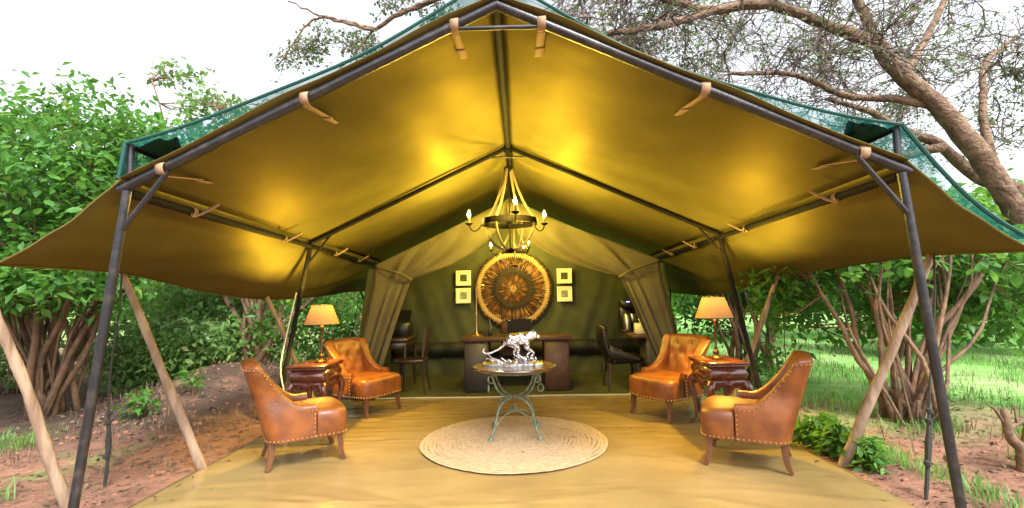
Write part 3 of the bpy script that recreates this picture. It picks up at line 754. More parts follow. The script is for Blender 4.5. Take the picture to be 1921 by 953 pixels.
# ------------------------------------------------------------------ carved side tables with lamps
def make_side_table():
    root = empty('side_table', (0, 0, 0), 'x', 'side table', group='carved side tables with lamps')
    W, D, H = .37, .50, .68
    o = MB(); o.box((0, 0, H - .012), (W + .03, D + .03, .024), .006); o.build('table_top', 'mahogany', root)
    o = MB(); o.box((0, 0, H - .034), (W + .012, D + .012, .02), .005); o.build('top_moulding', 'mahogany', root)
    rings = []
    for z, k in ((H - .045, -.012), (H - .06, -.004), (H - .09, .012), (H - .12, .016), (H - .15, .008), (H - .17, -.006), (H - .18, 0.004), (H - .19, 0.004)):
        a, b = W / 2 - .012 + k, D / 2 - .012 + k; e = .02
        rings.append([(p, q, z) for p, q in ((-a + e, -b), (a - e, -b), (a, -b + e), (a, b - e), (a - e, b), (-a + e, b), (-a, b - e), (-a, -b + e))])
    MB().loft(rings, True).build('drawer_case', 'mahogany', root)
    o = MB(); o.box((W / 2 + .003, 0, H - .115), (.018, D - .10, .085), .006); dr = o.build('drawer', 'mahogany', root)
    o = MB(); o.ball((W / 2 + .017, 0, H - .115), .016, 10, (.4, 1, 1)); o.tube(crom([(W / 2 + .018, -.028, H - .11), (W / 2 + .035, -.02, H - .128), (W / 2 + .036, .02, H - .128), (W / 2 + .018, .028, H - .11)], 5), .004, 6)
    o.build('handle', 'brass', dr)
    # scalloped, carved apron
    def apron(a, b):
        o = MB(); A = np.array(a); B = np.array(b); d = (B - A) / np.linalg.norm(B - A); nrm = np.array((d[1], -d[0], 0)); G = []
        for i in range(41):
            t = i / 40; p = A + (B - A) * t
            low = .045 + .03 * abs(math.cos(t * 2 * PI)) - .012 * math.cos(t * 6 * PI) + .015 * math.exp(-((t - .5) / .08) ** 2)
            G.append([tuple(p + nrm * (.004 * math.sin(t * 50 + q * 3) * math.sin(q * PI)) + np.array((0, 0, H - .19 - low * q))) for q in np.linspace(0, 1, 6)])
        o.grid(G)
        for i in range(15):
            t = (i + .5) / 15; p = A + (B - A) * t + nrm * .005 + np.array((0, 0, H - .215 - .014 * math.cos(t * 4 * PI)))
            o.ball(p, .011 + .005 * (i % 3 == 1), 7, (1, 1, .8))
        o.build('carved_apron', 'mahogany', root, solid=.012)
    a, b = W / 2 - .015, D / 2 - .015
    apron((-a, -b, 0), (a, -b, 0)); apron((a, -b, 0), (a, b, 0)); apron((a, b, 0), (-a, b, 0)); apron((-a, b, 0), (-a, -b, 0))
    for sx in (-1, 1):
        for sy in (-1, 1):
            prof = [(-.02, H - .19, .040), (.012, H - .24, .044), (.018, H - .30, .036), (-.005, .28, .024), (-.018, .17, .018), (-.010, .08, .016), (.018, .03, .019), (.042, .016, .022), (.05, .022, .016)]
            pts = crom([(sx * (a + q * .7), sy * (b + q * .7), z) for q, z, _ in prof], 4); rr = [p[0] for p in crom([(k, 0, 0) for _, _, k in prof], 4)]
            lg = MB().tube(pts, rr, 8).build('leg', 'mahogany', root)
            o = MB(); o.ball((sx * (a + .03), sy * (b + .03), H - .255), .017, 7); o.ball((sx * (a + .033), sy * (b + .033), H - .29), .012, 7); o.build('knee_carving', 'mahogany', lg)
    return root
tb = make_side_table()
tb.location = (-2.17, 5.12, .012); tb['label'] = 'carved mahogany side table between the two left armchairs with sky reflecting on top'
t2 = copy_tree(tb); t2.location = (1.98, 4.80, .012); t2.rotation_euler = (0, 0, PI); t2['label'] = 'carved mahogany side table between the two right armchairs'
def make_lamp():
    root = empty('table_lamp', (0, 0, 0), 'x', 'table lamp', group='lit table lamps on the side tables')
    MB().lathe([(.001, 0), (.062, 0), (.064, .012), (.05, .02), (.03, .03), (.024, .045), (.034, .06), (.03, .075), (.014, .09), (.017, .11), (.012, .13), (.011, .36), (.018, .37), (.016, .39), (.009, .40), (.001, .40)], n=18).build('lamp_stand', 'lampmetal', root)
    MB().lathe([(.001, .385), (.016, .385), (.016, .42), (.001, .42)], n=12).build('socket', 'brass', root)
    MB().ball((0, 0, .55), .022, 10, (1, 1, 1.4)).build('bulb', 'lampbulb', root)
    n = 40; rings = []
    for q, z in ((.182, .405), (.165, .45), (.14, .52), (.117, .58), (.104, .615)):
        rings.append([(q * math.cos(2 * PI * k / n), q * math.sin(2 * PI * k / n), z) for k in range(n)])
    sh = MB().loft(rings).build('lamp_shade', 'shade', root)
    for q, z in ((.183, .405), (.105, .615)):
        MB().tube([(q * math.cos(a), q * math.sin(a), z) for a in np.linspace(0, 2 * PI, 41)], .004, 6, cap=False).build('shade_trim', 'black_trim', sh)
    o = MB()
    for a in (0, 2.1, 4.2): o.tube([(0, 0, .6), (.104 * math.cos(a), .104 * math.sin(a), .612)], .002, 5)
    o.tube([(0, 0, .5), (0, 0, .62)], .003, 5); o.build('shade_carrier', 'brass', sh)
    return root
lp = make_lamp(); lp.location = (-2.13, 5.15, .693); lp['label'] = 'lit table lamp with amber shade on the left side table'
l2 = copy_tree(lp); l2.location = (1.98, 4.82, .693); l2['label'] = 'lit table lamp with amber shade on the right side table'

# ------------------------------------------------------------------ round iron table
it = empty('iron_table', (-.045, 4.75, .026), 'round walnut topped table on verdigris scrolled iron legs standing on jute rug', 'table')
MB().lathe([(.001, .615), (.36, .615), (.385, .622), (.405, .63), (.415, .64), (.41, .652), (.385, .657), (.37, .655), (.001, .655)], n=48).build('table_top', 'walnut', it)
MB().lathe([(.30, .600), (.33, .600), (.33, .614), (.30, .614)], n=40).build('top_ring', 'verdigris', it)
for k in range(4):
    a = math.radians(45 + 90 * k); ca, sa = math.cos(a), math.sin(a)
    def P(q, z, w=0): return (q * ca - w * sa, q * sa + w * ca, z)
    prof = [(.30, .605), (.275, .53), (.225, .44), (.14, .375), (.05, .348), (.14, .325), (.215, .265), (.255, .17), (.285, .08), (.325, .03)]
    lg = MB().tube(crom([P(q, z) for q, z in prof], 6), .0115, 8).build('leg', 'verdigris', it)
    MB().lathe([(.001, -.026), (.026, -.026), (.024, -.014), (.014, .0), (.016, .012), (.009, .02)], P(.325, .027), 10).build('foot', 'verdigris', lg)
    sc = [P(.30 + .055 * math.sin(t) * (1 - t / 9), .55 + .05 * math.cos(t) * (1 - t / 9)) for t in np.linspace(-.6, 6.5, 26)]
    o = MB(); o.tube(sc, .009, 7)
    o.tube([P(.345 + .03 * math.cos(t) * .5, .475 + .034 * math.sin(t), .022 * math.cos(t)) for t in np.linspace(0, 2 * PI, 18)], .0055, 6)
    o.build('scroll', 'verdigris', lg)
    MB().tube(crom([P(0, .215), P(.10, .205), P(.20, .16), P(.272, .10)], 5), .008, 7).build('stretcher', 'verdigris', it)
MB().ball((0, 0, .348), .03, 10, (1, 1, .7)).build('collar', 'verdigris', it)
MB().lathe([(.001, .195), (.02, .2), (.024, .215), (.012, .225), (.022, .235), (.026, .25), (.012, .265), (.006, .28), (.001, .285)], n=12).build('finial', 'verdigris', it)

# ------------------------------------------------------------------ silver cheetah
chz = .026 + .657
sc_root = empty('cheetah_sculpture', (-.055, 4.74, chz), 'polished silver sculpture of a running cheetah on rocky base atop round table', 'sculpture')
def skin_body(name, nodes, edges, parent, material, sub=2):
    me = bpy.data.meshes.new(name); me.from_pydata([n[:3] for n in nodes], edges, [])
    o = bpy.data.objects.new(name, me); COL.objects.link(o)
    sk = o.modifiers.new('s', 'SKIN'); sk.use_smooth_shade = True; ss_ = o.modifiers.new('d', 'SUBSURF'); ss_.levels = sub; ss_.render_levels = sub
    for i, n in enumerate(nodes):
        rr = n[3]; me.skin_vertices[0].data[i].radius = (rr, rr * (n[4] if len(n) > 4 else 1))
    me.skin_vertices[0].data[0].use_root = True
    dg = bpy.context.evaluated_depsgraph_get(); ev = o.evaluated_get(dg)
    nm = bpy.data.meshes.new_from_object(ev); bpy.data.objects.remove(o)
    nm.name = name; nm.materials.clear(); nm.materials.append(M[material])
    for v in nm.vertices:
        v.co += v.normal * (.4 if v.co.x < -.08 or v.co.z < .16 else 1.) * (.008 * noise.noise(v.co * 52) + .005 * noise.noise(v.co * 110))
    nm.polygons.foreach_set('use_smooth', [True] * len(nm.polygons))
    q = bpy.data.objects.new(name, nm); COL.objects.link(q); q.parent = parent
    return q
nd = [(.02, 0, .255, .052, 1.1), (-.035, 0, .25, .050, 1.0), (-.068, 0, .225, .030), (-.095, 0, .185, .014), (-.15, 0, .148, .012), (-.22, .0, .118, .011), (-.275, .01, .112, .011), (-.302, .01, .135, .011), (-.285, .01, .165, .012),
      (.07, 0, .258, .056, 1.1), (.125, 0, .258, .060, 1.1), (.17, 0, .278, .043), (.212, 0, .292, .034), (.24, 0, .278, .028), (.268, 0, .262, .020),
      (-.03, .036, .21, .040), (.035, .044, .165, .022), (.005, .044, .10, .012), (.055, .044, .06, .013), (.085, .044, .052, .014),
      (-.02, -.036, .21, .040), (.06, -.044, .17, .022), (.045, -.046, .10, .015), (.105, -.046, .068, .013), (.14, -.046, .058, .014),
      (.13, .036, .215, .032), (.125, .044, .155, .016), (.185, .044, .125, .015), (.135, .044, .085, .012), (.155, .044, .062, .013),
      (.14, -.036, .215, .032), (.15, -.046, .16, .016), (.208, -.046, .12, .015), (.17, -.046, .070, .012), (.205, -.046, .058, .013),
      (.192, .026, .336, .011), (.192, -.026, .336, .011)]
ed = [(0, 1), (1, 2), (2, 3), (3, 4), (4, 5), (5, 6), (6, 7), (7, 8), (0, 9), (9, 10), (10, 11), (11, 12), (12, 13), (13, 14),
      (1, 15), (15, 16), (16, 17), (17, 18), (18, 19), (1, 20), (20, 21), (21, 22), (22, 23), (23, 24),
      (10, 25), (25, 26), (26, 27), (27, 28), (28, 29), (10, 30), (30, 31), (31, 32), (32, 33), (33, 34), (12, 35), (12, 36)]
skin_body('cheetah_body', nd, ed, sc_root, 'chrome', 3)
o = MB(); G = []
for i in range(49):
    x = -.305 + .61 * i / 48; row = []
    for j in range(21):
        q = -1 + 2 * j / 20; half = .085 * math.sqrt(max(0.02, 1 - (x / .32) ** 2)) * (1 + .2 * noise.noise(Vector((x * 20, q, 0))))
        y = q * half
        hump = .05 * math.exp(-((x - .12) / .075) ** 2 - (q / .7) ** 2) + .03 * math.exp(-((x + .2) / .06) ** 2 - (q / .6) ** 2)
        z = .008 + (1 - q * q) * (.014 + hump + .030 * noise.noise(Vector((x * 34, y * 40, 2))))
        row.append((x, y, max(.004, z)))
    G.append(row)
o.grid(G); o.grid([[(G[i][j][0], G[i][j][1], .0) for j in (0, 20)] for i in range(49)])
o.build('rocky_base', 'chrome', sc_root, solid=.004)
o = MB()
for a, b, c in (((-.14, .0, .02), (-.2, .01, .06), (-.255, .0, .112)), ((-.13, .02, .02), (-.19, .02, .05), (-.27, .02, .062)), ((-.10, -.02, .02), (-.15, -.02, .05), (-.2, -.03, .075)), ((-.05, .0, .02), (-.09, .0, .05), (-.12, -.01, .078)), ((-.01, .0, .02), (-.03, .0, .04), (-.05, 0, .055)),
                ((.02, -.03, .015), (.03, -.04, .05), (.0, -.05, .085)), ((.2, .02, .02), (.225, .02, .05), (.215, .02, .075))):
    MB().tube(crom([a, b, c], 5), list(np.linspace(.020, .003, 11)), 7).build('splash_spike', 'chrome', sc_root)

# ------------------------------------------------------------------ chandeliers
def make_chandelier():
    root = empty('rope_chandelier', (0, 0, 0), 'x', 'chandelier', group='rope and iron chandeliers with flame bulbs')
    Z = lambda z: z - 2.98                       # built against the verandah's own heights, hung from its hook
    o = MB()
    for k in range(6):
        zc = 2.965 - k * .028
        o.tube([(.010 * math.cos(t) * (k % 2), .010 * math.cos(t) * ((k + 1) % 2), Z(zc) + .018 * math.sin(t)) for t in np.linspace(0, 2 * PI, 12)], .0035, 5, cap=False)
    o.build('chain', 'iron', root)
    MB().lathe([(.001, Z(2.76)), (.05, Z(2.77)), (.055, Z(2.79)), (.05, Z(2.81)), (.02, Z(2.82)), (.001, Z(2.825))], n=16).build('crown', 'iron', root)
    n = 48; RB = .32
    o = MB(); o.loft([[(q * math.cos(2 * PI * k / n), q * math.sin(2 * PI * k / n), Z(z)) for k in range(n)] for q, z in ((RB, 2.13), (RB, 2.195), (RB - .008, 2.195), (RB - .008, 2.13), (RB, 2.13))]); o.build('ring', 'iron', root)
    o = MB()
    for a in (0.3, 0.3 + PI / 2): o.tube([(RB * math.cos(a), RB * math.sin(a), Z(2.165)), (-RB * math.cos(a), -RB * math.sin(a), Z(2.165))], .007, 6)
    o.tube([(0, 0, Z(2.77)), (0, 0, Z(1.84))], .007, 6); o.ball((0, 0, Z(2.165)), .028, 10); o.build('spindle', 'iron', root)
    MB().lathe([(.001, Z(1.80)), (.03, Z(1.81)), (.055, Z(1.835)), (.05, Z(1.85)), (.001, Z(1.855))], n=14).build('bottom_hub', 'iron', root)
    for k in range(4):
        a = .3 + PI / 4 + k * PI / 2; c, s = math.cos(a), math.sin(a)
        P = lambda q, z: (q * c, q * s, Z(z))
        MB().tube(crom([P(.045, 2.78), P(.09, 2.62), P(.15, 2.46), P(.225, 2.31), P(.31, 2.19)], 5), .0155, 8).build('upper_rope', 'cream_rope', root)
        MB().tube(crom([P(.312, 2.13), P(.285, 2.03), P(.22, 1.93), P(.13, 1.865), P(.05, 1.85)], 5), .0145, 8).build('lower_rope', 'cream_rope', root)
    for k in range(3):
        a = -PI / 2 + .13 + k * 2 * PI / 3; c, s = math.cos(a), math.sin(a)
        P = lambda q, z: (q * c, q * s, Z(z))
        ar = MB().tube(crom([P(.315, 2.165), P(.36, 2.16), P(.40, 2.115), P(.45, 2.09), P(.50, 2.11), P(.53, 2.165)], 6), .007, 7).build('arm', 'iron', root)
        MB().lathe([(.001, -.012), (.015, -.01), (.042, .006), (.045, .014), (.02, .010), (.001, .012)], P(.53, 2.175), 14).build('drip_pan', 'iron', ar)
        MB().lathe([(.001, 0), (.014, 0), (.014, .075), (.001, .077)], P(.53, 2.185), 10).build('candle_sleeve', 'candle', ar)
        MB().lathe([(.001, 0), (.010, .002), (.021, .024), (.0215, .038), (.013, .066), (.004, .09), (.001, .095)], P(.53, 2.262), 10).build('flame_bulb', 'bulb_glass', ar)
        MB().ball(P(.53, 2.295), .0075, 8, (1, 1, 2.2)).build('filament', 'bulb', ar)
    return root
c1 = make_chandelier(); c1.location = (-.07, TYM + .0, 3.03); c1['label'] = 'large rope chandelier hanging from the verandah ridge with three lit candles'
c2 = copy_tree(c1); c2.location = (-.03, 7.4, 2.66); c2.scale = (.7, .7, .72); c2.rotation_euler = (0, 0, .5); c2['label'] = 'smaller rope chandelier inside the tent in front of the hide disc'

# ------------------------------------------------------------------ things on the rear wall
disc = empty('hide_disc', (-.07, YW - .115, 1.49), 'big round sunburst wall hanging of cream and brown cowhide slivers', 'wall hanging')
o = MB(); n = 72
o.loft([[(q * math.cos(2 * PI * k / n), yy, q * math.sin(2 * PI * k / n)) for k in range(n)] for q, yy in ((.001, .01), (.68, .01), (.68, .03), (.001, .03))]); o.build('backing', 'cowblack', disc)
def shards(name, r0, r1, cnt, mats, depth, jitter=.25, fill=1.25, parent=disc):
    o = MB()
    for k in range(cnt):
        a = 2 * PI * (k + random.uniform(-jitter, jitter)) / cnt; q0 = r0 - (r1 - r0) * random.uniform(.0, .25); q1 = r1 + (r1 - r0) * random.uniform(-.1, .22)
        q0 = max(.004, q0); qm = q0 + (q1 - q0) * random.uniform(.42, .58); hw = PI * qm / cnt * fill
        c, s = math.cos(a), math.sin(a); yy = depth + random.uniform(-.002, .002)
        o.mi = random.randrange(len(mats))
        vs = [(q0 * c, yy, q0 * s), (qm * c - hw * s, yy, qm * s + hw * c), (q1 * c, yy, q1 * s), (qm * c + hw * s, yy, qm * s - hw * c), (qm * c, yy - .009, qm * s)]
        o.add(vs, [(0, 1, 4), (1, 2, 4), (2, 3, 4), (3, 0, 4)])
    return o.build(name, mats, parent, smooth=False, kind='stuff')
def zig(name, a0, a1, b0, b1, cnt, mm, yy):
    o = MB(); n = cnt * 2; rings = []
    ja = [random.uniform(-.008, .008) for _ in range(n)]
    for e, d in ((0, 0), (.5, -.007), (1, 0)):
        ring = []
        for k in range(n):
            an = 2 * PI * (k + ja[k] * 20) / n; i_ = (a0 if k % 2 else a1) + ja[k]; o_ = (b1 if k % 2 else b0) + ja[-k]
            q = i_ + (o_ - i_) * e; ring.append((q * math.cos(an), yy + d, q * math.sin(an)))
        rings.append(ring)
    o.loft(rings); return o.build(name, mm, disc, smooth=False)
shards('outer_hide_ring', .60, .69, 130, ['cowbrown', 'cowblack'], .004)
shards('brown_hide_ring', .50, .575, 110, ['cowbrown', 'cowbrown', 'cowtan', 'cowblack'], .003, fill=1.3)
shards('brown_hide_ring', .40, .53, 96, ['cowbrown', 'cowtan', 'cowbrown', 'cowbrown', 'cowblack'], .000)
zig('cream_hide_ring', .55, .585, .625, .658, 96, 'cowcream', -.006)
zig('black_hide_ring', .22, .275, .335, .40, 60, 'cowblack', -.004)
shards('tan_hide_ring', .36, .49, 44, ['cowtan', 'cowbrown', 'cowbrown', 'cowtan'], -.005, .4, .5)
shards('inner_hide_ring', .14, .255, 60, ['cowtan', 'cowbrown', 'cowbrown'], -.006, .3)
shards('inner_hide_ring', .07, .16, 40, ['cowbrown', 'cowtan'], -.008, .3)
shards('hide_star', .012, .09, 11, ['cowcream'], -.012, .1, 1.1)
def picture(x, z, pm, label):
    root = empty('picture_frame', (x, YW - .10, z), label, 'picture', group='small white framed pictures on the rear wall')
    A = .132; B = .105; o = MB()
    R = lambda a, y: [(-a, y, -a), (a, y, -a), (a, y, a), (-a, y, a)]
    o.loft([R(A, .012), R(A, -.014), R(B + .006, -.018), R(B, -.008), R(B, .0)]); o.build('frame', 'white_frame', root, smooth=False)
    o = MB(); o.loft([R(B, -.001), R(.064, -.001), R(.06, .002)]); o.build('mount', 'mount', root, smooth=False)
    o = MB(); o.add(R(.06, .002), [(0, 1, 2, 3)]); o.build('print', pm, root, smooth=False)
picture(-.945, 1.70, 'print_dark', 'small white frame with dark print, upper of the pair left of the disc')
picture(-.95, 1.39, 'print_grey', 'small white frame with pale grey print, lower of the pair left of the disc')
picture(.835, 1.70, 'print_dark', 'small cream frame with dark green print, upper of the pair right of the disc')
picture(.83, 1.385, 'print_grey', 'small white frame with grey print, lower of the pair right of the disc')

# ------------------------------------------------------------------ main desk and what stands on it
FZ = .014
dk = empty('reception_desk', (-.03, 7.15, FZ), 'wide leather covered desk with two pedestals at the back of the tent', 'desk')
o = MB(); o.box((0, 0, .735), (1.60, .68, .06), .008); o.build('desk_top', 'deskleather', dk)
def studs(o, a, b, n):
    for t in np.linspace(0, 1, n): o.ball(lerp(a, b, t), .0065, 5)
for s, mm in ((-1, 'deskgrey'), (1, 'deskleather')):
    o = MB(); o.box((s * .575, 0, .352), (.35, .62, .70), .008); p = o.build('pedestal', mm, dk)
    o = MB()
    for xx in (-.165, .165): studs(o, (s * .575 + xx, -.311, .03), (s * .575 + xx, -.311, .68), 22)
    for zz in (.02, .685): studs(o, (s * .575 - .165, -.311, zz), (s * .575 + .165, -.311, zz), 12)
    o.build('nailhead_trim', 'lampmetal', p, kind='stuff')
o = MB(); studs(o, (-.79, -.341, .717), (.79, -.341, .717), 52); o.build('nailhead_trim', 'lampmetal', dk, kind='stuff')
DZ = FZ + .765
def thing_mesh(mb, name, mm, loc, label, cat, group=None): return tag(mb.build(name, mm, loc=loc), label, cat, group)
lt = empty('laptop', (.02, 7.06, DZ), 'open black laptop on the desk seen from the back of its screen', 'laptop')
o = MB(); o.box((0, .16, .009), (.36, .24, .016), .003); o.build('keyboard_base', 'black_plastic', lt)
o = MB(); A = .18; o.loft([[(-A, -.0 + y, .012), (A, 0 + y, .012), (A, -.055 + y, .245), (-A, -.055 + y, .245)] for y in (.02, .03)], True); sc_ = o.build('screen', 'black_plastic', lt, smooth=False)
o = MB(); o.box((-.145, -.036, .228), (.03, .003, .008)); o.build('badge', 'silver', sc_)
ls = empty('brass_desk_lamp', (-.61, 7.02, DZ), 'tall thin brass lamp stand with round foot on the left of the desk', 'lamp')
MB().lathe([(.001, 0), (.095, 0), (.097, .008), (.06, .018), (.03, .03), (.016, .06), (.011, .1), (.009, .3), (.013, .32), (.013, .34), (.009, .36), (.008, .70), (.012, .71), (.001, .72)], n=20).build('stand', 'brass', ls)
MB().tube(crom([(0, 0, .70), (.02, 0, .74), (.07, -.01, .76), (.12, -.02, .745)], 4), .007, 7).build('arm', 'brass', ls)
ph = empty('desk_telephone', (-.55, 7.22, DZ), 'black desk telephone with raised handset behind the brass lamp foot', 'telephone')
o = MB(); o.loft([[(-.10, -.09, 0), (.10, -.09, 0), (.10, .09, 0), (-.10, .09, 0)], [(-.10, -.09, .02), (.10, -.09, .02), (.10, .09, .07), (-.10, .09, .07)]], True); o.build('base', 'black_plastic', ph)
o = MB(); o.tube(crom([(-.07, -.08, .06), (-.07, -.06, .10), (-.07, .03, .12), (-.07, .08, .10)], 4), [.018] * 3 + [.014] * 7 + [.018] * 3, 8); o.build('handset', 'black_plastic', ph)
rd = empty('two_way_radio', (-.415, 7.08, DZ), 'black hand radio with thin aerial standing on the desk', 'radio')
o = MB(); o.box((0, 0, .055), (.055, .035, .11), .006); o.build('body', 'black_plastic', rd)
MB().tube([(.012, 0, .11), (.012, 0, .15), (-.01, 0, .25)], [.006, .004, .003], 6).build('aerial', 'silver', rd)
o = MB(); o.box((0, 0, .004), (.52, .36, .008), .002); thing_mesh(o, 'desk_blotter', 'orange_leather', (-.34, 7.04, DZ + .001), 'flat orange leather blotter on the desk beside the laptop', 'blotter')
o = MB(); o.lathe([(.001, 0), (.022, 0), (.02, .03), (.010, .06), (.014, .09), (.006, .13), (.001, .135)], n=10); thing_mesh(o, 'wooden_figurine', 'jute', (-.205, 7.0, DZ + .010), 'small tan figurine standing just left of the laptop screen', 'figurine')
for x, lab in ((.42, 'small gold ornament on the right half of the desk nearest the laptop'), (.60, 'small gold ornament near the right end of the desk')):
    o = MB(); o.lathe([(.001, 0), (.02, 0), (.012, .01), (.005, .025), (.010, .035), (.001, .045)], n=10); thing_mesh(o, 'gold_ornament', 'brass', (x, 7.0, DZ), lab, 'ornament', 'gold ornaments on the desk')
# chair behind the desk, its brown back shows between the pedestals
bc = empty('desk_chair', (-.05, 7.62, FZ), 'brown leather chair tucked behind the desk between its pedestals', 'chair')
o = MB(); o.box((0, 0, .46), (.5, .46, .09), .03); o.build('seat', 'deskleather', bc)
o = MB(); o.box((0, .24, .72), (.46, .06, .46), .025); o.build('backrest', 'deskleather', bc)
for sx in (-1, 1):
    for sy in (-1, 1): MB().tube([(sx * .2, sy * .19, .42), (sx * .21, sy * .21, 0)], [.022, .016], 6).build('leg', 'darkwood', bc)

# ------------------------------------------------------------------ right hand desk corner
d2 = empty('side_desk', (2.0, 7.25, FZ), 'dark leather desk half hidden by the right door flap', 'desk')
o = MB(); o.box((-.05, 0, .735), (.62, .8, .06), .008); o.build('desk_top', 'deskleather', d2)
o = MB(); o.box((0.02, -.16, .352), (.36, .40, .70), .008); o.build('pedestal', 'deskgrey', d2)
tis = empty('tissue_box', (1.82, 7.0, DZ), 'white tissue box with a tissue standing up on the right desk', 'tissue box')
o = MB(); o.box((0, 0, .075), (.21, .16, .15), .006); o.build('box', 'white_box', tis)
o = MB(); o.grid([[((q - .5) * .09 + .012 * math.sin(t * 5 + q * 6), (.02 * math.sin(q * 9 + t * 3)), .15 + t * .085 * (1 - .5 * abs(q - .4))) for t in np.linspace(0, 1, 6)] for q in np.linspace(0, 1, 9)]); o.build('tissue', 'white_box', tis)
o = MB(); o.ball((-.04, -.081, .10), .008, 6); o.build('printed_dot', 'orange_leather', tis)
cm = empty('coffee_machine', (1.74, 7.5, DZ), 'black coffee machine with silver flask and blue lights beside right door flap', 'coffee machine')
o = MB(); o.box((0, .08, .24), (.26, .16, .48), .012); o.box((0, -.05, .43), (.26, .22, .12), .012); o.box((0, -.05, .015), (.26, .22, .03), .006); o.build('body', 'black_plastic', cm)
MB().lathe([(.001, .03), (.055, .03), (.058, .05), (.058, .24), (.045, .27), (.03, .285), (.001, .29)], (-.04, -.075, 0), 18).build('flask', 'silver', cm)
o = MB(); o.box((.075, -.03, .20), (.08, .02, .14), .004); o.build('panel', 'silver', cm)
for x in (-.05, -.02): MB().ball((x, -.163, .46), .008, 6).build('indicator', 'blue_led', cm)
dch = empty('office_chair', (1.48, 6.98, FZ), 'black leather office chair with studded edge facing the right desk', 'chair')
o = MB(); G = []
for t in np.linspace(0, 1, 16):
    z = .40 + .52 * t; x = -.20 - .10 * t - .05 * math.sin(t * PI)
    G.append([(x + .10 * abs(q) ** 2.5 * (1 - t * .5), q * .25, z - .03 * q * q) for q in np.linspace(-1, 1, 11)])
o.grid(G); o.build('backrest', 'black_leather', dch, solid=.05)
o = MB(); o.box((.03, 0, .42), (.5, .5, .11), .04); o.build('seat', 'black_leather', dch)
for sy in (-1, 1):
    o = MB(); G = [[(x, sy * (.25), .42 + .20 * (1 - smooth(-.2, .22, x)) * q + .02 * q) for q in (0, .5, 1)] for x in np.linspace(-.2, .25, 9)]; o.grid(G); o.build('arm', 'black_leather', dch, solid=.04)
o = MB(); studs(o, (-.19, -.276, .62), (-.31, -.262, .90), 10); studs(o, (-.19, -.276, .62), (.2, -.272, .44), 12); o.build('nailhead_trim', 'brass', dch, kind='stuff')
for sx in (-1, 1):
    for sy in (-1, 1): MB().tube([(sx * .2, sy * .2, .38), (sx * .22, sy * .22, 0)], [.024, .016], 6).build('leg', 'darkwood', dch)

# ------------------------------------------------------------------ left hand dark corner
d3 = empty('writing_table', (-1.93, 7.35, FZ), 'dark wooden writing table inside the left door flap', 'table')
o = MB(); o.box((0, 0, .74), (.62, .8, .05), .008); o.build('table_top', 'darkwood', d3)
o = MB(); o.box((0, 0, .66), (.56, .74, .11), .004); o.build('apron', 'darkwood', d3)
for sx in (-1, 1):
    for sy in (-1, 1): MB().tube([(sx * .26, sy * .35, .66), (sx * .26, sy * .35, 0)], [.03, .02], 6).build('leg', 'darkwood', d3)
pr = empty('printer', (-1.85, 7.45, FZ + .766), 'black machine standing on the dark writing table', 'printer')
o = MB(); o.box((0, 0, .11), (.34, .34, .22), .015); o.build('body', 'black_plastic', pr)
o = MB(); o.loft([[(-.15, .05, .22), (.15, .05, .22), (.15, .14, .40), (-.15, .14, .40)], [(-.15, .065, .22), (.15, .065, .22), (.15, .155, .40), (-.15, .155, .40)]], True); o.build('paper_tray', 'black_plastic', pr)
wc = empty('wooden_chair', (-1.58, 7.02, FZ), 'dark brown wooden chair in the shadow behind the left door flap', 'chair')
o = MB(); o.box((0, 0, .45), (.44, .42, .06), .015); o.build('seat', 'darkwood', wc)
o = MB(); o.loft([[(.19 + .05 * t, -.20, .5 + .42 * t), (.19 + .05 * t, .20, .5 + .42 * t), (.225 + .05 * t, .20, .5 + .42 * t), (.225 + .05 * t, -.20, .5 + .42 * t)] for t in np.linspace(0, 1, 5)], True); o.build('backrest', 'darkwood', wc)
for sx in (-1, 1):
    for sy in (-1, 1): MB().tube(crom([(sx * .19, sy * .18, .43), (sx * .2, sy * .185, .2), (sx * .24, sy * .2, 0)], 3), list(np.linspace(.022, .013, 7)), 6).build('leg', 'darkwood', wc)

